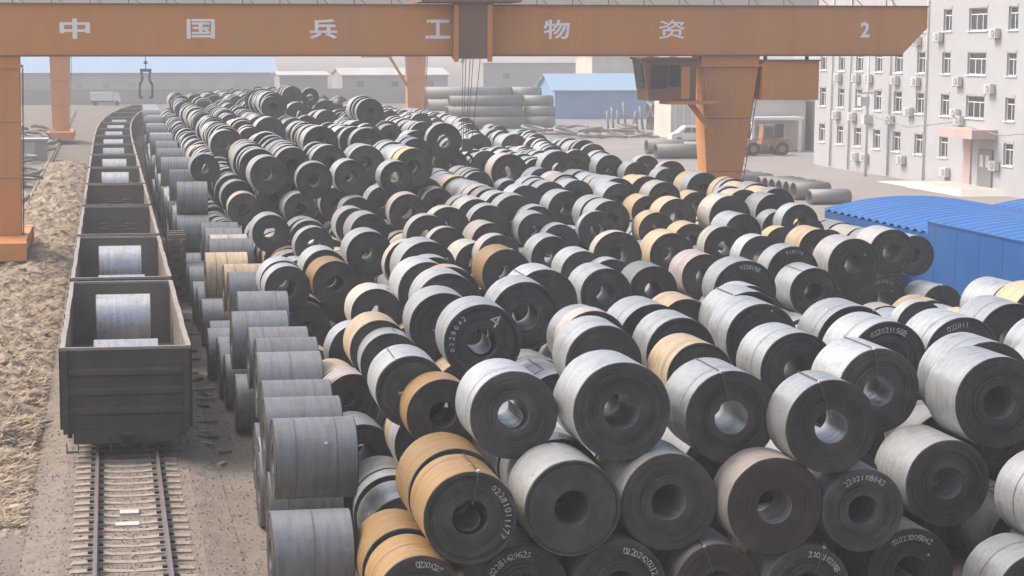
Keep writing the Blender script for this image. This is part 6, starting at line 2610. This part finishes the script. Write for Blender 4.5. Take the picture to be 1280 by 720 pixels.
# wire rod coils: flat rings on the ground
M_WIRE = mat('wire_rod', (0.26, 0.245, 0.235), 0.7, 0.3, c2=(0.18, 0.15, 0.13), scale=2)
def ring_mesh(Rr, r, n=30, mm=6):
    b = MB(); ph = random.uniform(0, 6)
    for i in range(n):
        for j in range(mm):
            P = []
            for ii, jj in ((i, j), (i + 1, j), (i + 1, j + 1), (i, j + 1)):
                t = 2 * math.pi * ii / n; p = 2 * math.pi * jj / mm; rr = Rr + r * math.cos(p) + .05 * math.sin(5 * t + ph)
                P.append((rr * math.cos(t), rr * math.sin(t), r * math.sin(p) * .9))
            b.face(P, smooth=True)
    return b
RING = [ring_mesh(random.uniform(1.0, 1.5), random.uniform(.14, .22)).mesh('wire_coil', M_WIRE) for _ in range(4)]
for k in range(26):
    x, y = 52 + 14 * (k + random.random()) / 26, random.uniform(222, 242); L = random.choice((0, 0, 1))
    o = bpy.data.objects.new('wire_coil', RING[k % 4]); col.objects.link(o); o.location = (x, y, .28 + .5 * L); o.rotation_euler = (random.uniform(-.15, .15), random.uniform(-.15, .15), 0)
    tag(o, 'flat ring of wire rod before the small blue warehouse, %s from the left' % ordn(k + 1), 'wire coil', 'wire rod rings in the far yard')
for k in range(64):
    x, y = random.uniform(-12.0, -6.6), 104 + 126 * (k + random.random()) / 64; L = random.choice((0, 1, 2, 3, 4))
    o = bpy.data.objects.new('wire_coil', RING[k % 4]); col.objects.link(o); o.location = (x, y, .2 + .34 * L); o.rotation_euler = (random.uniform(-.3, .3), random.uniform(-.3, .3), 0)
    tag(o, 'flat ring of wire rod left of the crane rail, %s from the camera' % ordn(k + 1), 'wire coil', 'wire rod rings by the left crane leg')
# upright posts
for k in range(12):
    x = 65.5 + .75 * k + random.uniform(-.2, .2); y = 248 + random.uniform(-1.5, 1.5)
    o = MB().cyl((0, 0, 0), (random.uniform(-.5, .5), 0, random.uniform(2.4, 3.8)), .16, 7).build('rack_post', M_PIPEL, loc=(x, y, 0)); tag(o, 'pale upright rack post before the small blue warehouse, %s from the left' % ordn(k + 1), 'post', 'rack posts in the far yard')

# ------------------------------------------------------------------ far buildings
M_ROOFB = mat('pale_blue_roof', (0.25, 0.37, 0.49), 0.5, c2=(0.22, 0.33, 0.45), scale=0.2)
M_BLUEW = mat('blue_wall', (0.20, 0.33, 0.52), 0.7, c2=(0.17, 0.28, 0.46), scale=0.3)
M_GREYW = mat('grey_wall', (0.33, 0.32, 0.315), 0.9, c2=(0.27, 0.26, 0.25), scale=0.2)
M_PALE = mat('pale_wall', (0.48, 0.475, 0.47), 0.9, scale=0.2)
def hall(name, x0, x1, y0, y1, ze, zr, mw, mr, label, n_open=0, ridge='x', mo=None):
    t = empty(name, (x0, y0, 0), label, 'warehouse')
    W, D = x1 - x0, y1 - y0
    b = MB(); b.box(0, W, 0, D, 0, ze)
    if ridge == 'x':
        for xx in (0.0, W): b.face([(xx, 0, ze), (xx, D, ze), (xx, D / 2, zr)])
    else:
        for yy in (0.0, D): b.face([(0, yy, ze), (W, yy, ze), (W / 2, yy, zr)])
    b.build('wall', mw, t)
    b = MB(); e = .5
    if ridge == 'x':
        s = (zr - ze) / (D / 2)
        for sg in (-1, 1):
            yo = D / 2 + sg * (D / 2 + e); b.hexa([(-e, yo, ze - s * e + .03), (W + e, yo, ze - s * e + .03), (W + e, D / 2, zr + .03), (-e, D / 2, zr + .03)], [(-e, yo, ze - s * e + .2), (W + e, yo, ze - s * e + .2), (W + e, D / 2, zr + .2), (-e, D / 2, zr + .2)])
    else:
        s = (zr - ze) / (W / 2)
        for sg in (-1, 1):
            xo = W / 2 + sg * (W / 2 + e); b.hexa([(xo, -e, ze - s * e + .03), (W / 2, -e, zr + .03), (W / 2, D + e, zr + .03), (xo, D + e, ze - s * e + .03)], [(xo, -e, ze - s * e + .2), (W / 2, -e, zr + .2), (W / 2, D + e, zr + .2), (xo, D + e, ze - s * e + .2)])
    b.build('roof', mr, t)
    for k in range(n_open):
        xa = W * (k + .5) / n_open; b = MB(); b.box(xa - .8, xa + .8, -.06, -.003, ze * .45, ze * .45 + 1.2); b.build('window', mo or M_GLASS, t)
    return t
hall('blue_warehouse', 66.8, 82.0, 285, 297, 4.35, 6.6, M_BLUEW, M_ROOFB, 'small blue warehouse with pale roof beyond the stacked pipes', 0)
hall('large_warehouse', -30, 34.5, 400, 450, 5.6, 12.0, M_PALE, M_ROOFB, 'long pale warehouse with light blue roof behind the train', 12, mo=M_LINTEL)
hall('grey_shed', 33.5, 43.0, 380, 392, 5.3, 5.9, M_GREYW, M_PALE, 'grey shed with a white roof edge right of the long warehouse', 0)
hall('far_shed', 52, 76, 430, 450, 4.6, 6.0, M_GREYW, M_PALE, 'grey shed faded by haze left of the far crane rope', 3)
hall('far_hall', 92, 150, 470, 500, 7.0, 10.0, M_GREYW, M_GREYW, 'broad grey hall faded by haze behind the blue warehouse', 5)
hall('far_block', 84, 96, 330, 342, 9.5, 9.9, M_CREAM, M_PALE, 'cream block faded by haze above the blue warehouse roof', 3)
o = box(-40, 60, 0, .4, 0, 2.9).build('boundary_wall', M_GREYW, loc=(0, 372, 0)); tag(o, 'long grey boundary wall before the pale blue-roofed warehouse', 'wall')
# white lorry by the wall
lr = empty('white_lorry', (-3.3, 366, 0), 'white lorry at the far end of the track by the wall', 'lorry')
box(0, 4.2, -1.1, 1.1, .9, 2.5).build('cargo_box', M_VAN, lr)
b = MB(); b.hexa([(4.3, -1, .6), (5.7, -1, .6), (5.7, 1, .6), (4.3, 1, .6)], [(4.3, -1, 2.3), (5.3, -1, 2.3), (5.3, 1, 2.3), (4.3, 1, 2.3)]); b.build('cab', M_VAN, lr)
for x in (.9, 4.9):
    for s in (-1.1, .85): MB().cyl((x, s, .45), (x, s + .25, .45), .45, 14).build('wheel', M_BLACK, lr)
box(0, 5.6, -.5, .5, .62, .88).build('chassis', M_BLACK, lr)
# store boxes left of the crane rail
for k, (x, y, h) in enumerate(((-10.4, 150, 2.3), (-8.9, 186, 2.0), (-12.0, 205, 2.6))):
    t = empty('tool_hut', (x, y, 0), ['grey tool hut left of the near crane leg', 'small grey tool hut before the far crane leg', 'grey tool hut farthest back left of the crane rail'][k], 'hut')
    box(0, 3.0, 0, 2.4, 0, h).build('wall', M_GREYW, t); box(-.2, 3.2, -.2, 2.6, h + .002, h + .14).build('roof', M_PALE, t)
    box(1.0, 1.9, -.04, -.002, 0, 1.8).build('door', M_PALE, t)
# scrap plates left of the crane rail
def pl_scrap(): return random.uniform(-13, -6.6), random.uniform(95, 215), random.choice((0, 0, .1, .3))
scatter('scrap_metal', 1500, pl_scrap, (.12, .55), [S1, S3, mat('scrap', (0.2, 0.18, 0.165), 0.7, 0.3)], 'scattered scrap plates and offcuts left of the crane rail', 'scrap', 0.18, 0.5)

# ------------------------------------------------------------------ timber by the edge row
M_TIMB = mat('old_timber', (0.20, 0.155, 0.115), 0.9, c2=(0.11, 0.085, 0.065), scale=2, stretch=(1, 6, 6))
M_TIMBL = mat('pale_timber', (0.40, 0.33, 0.25), 0.9, c2=(0.25, 0.19, 0.14), scale=2, stretch=(6, 1, 6))
ts = empty('timber_stack', (2.75, 83.0, 0), 'dark stack of crossed timbers beside the coil edge row', 'timber stack')
for k in range(14):
    z = .0 + k * .2
    if k % 2: 
        for yy in (-.9, .0, .9): box(-.35, .42, yy - .09, yy + .09, z + .002, z + .198).build('timber', M_TIMB, ts)
    else:
        for xx in (-.25, .3): box(xx - .09, xx + .09, -1.2, 1.2, z + .002, z + .198).build('timber', M_TIMB, ts)
pm = [box(-.45 * s, .45 * s, -.06, .06, 0, .09).mesh('timber_offcut', m) for s in (.4, .65, .9) for m in (M_TIMBL, M_TIMB)]
for k in range(26):
    y = 48 + 30 * (k + random.random()) / 26; x = random.uniform(2.2, 2.95)
    o = bpy.data.objects.new('timber_offcut', pm[k % 6]); col.objects.link(o); o.location = (x, y, .004 + .003 * (k % 5)); o.rotation_euler = (0, random.uniform(-.1, .1) * 0, random.gauss(0.3, 1.1))
    tag(o, 'short timber offcut between train and coils, %s from the camera' % ordn(k + 1), 'timber', 'timber offcuts by the track')
# two pale blocks lying between the rails
for k, (y, h, l) in enumerate(((43.05, .10, .42), (42.1, .06, .52))):
    o = box(-l / 2, l / 2, -.16, .16, 0, h).build('paving_slab', M_STEP, loc=(.30 - .05 * k, y, .165)); tag(o, ['pale speckled slab between the rails, farther of two', 'pale flat slab between the rails, nearer of two'][k], 'slab')

# ------------------------------------------------------------------ haze
hm = bpy.data.materials.new('haze'); hm.use_nodes = True; nt = hm.node_tree
for n in list(nt.nodes):
    if n.type == 'BSDF_PRINCIPLED': nt.nodes.remove(n)
pv = nt.nodes.new('ShaderNodeVolumePrincipled')
pv.inputs['Color'].default_value = (0.68, 0.68, 0.675, 1); pv.inputs['Density'].default_value = 0.0012; pv.inputs['Anisotropy'].default_value = 0.0
out = [n for n in nt.nodes if n.type == 'OUTPUT_MATERIAL'][0]
nt.links.new(pv.outputs['Volume'], out.inputs['Volume'])
hz = box(-1600, 1600, -90, 2700, -1.0, 21.0).build('haze', hm)
tag(hz, 'pale dusty haze lying over the whole yard', 'haze', kind='stuff')
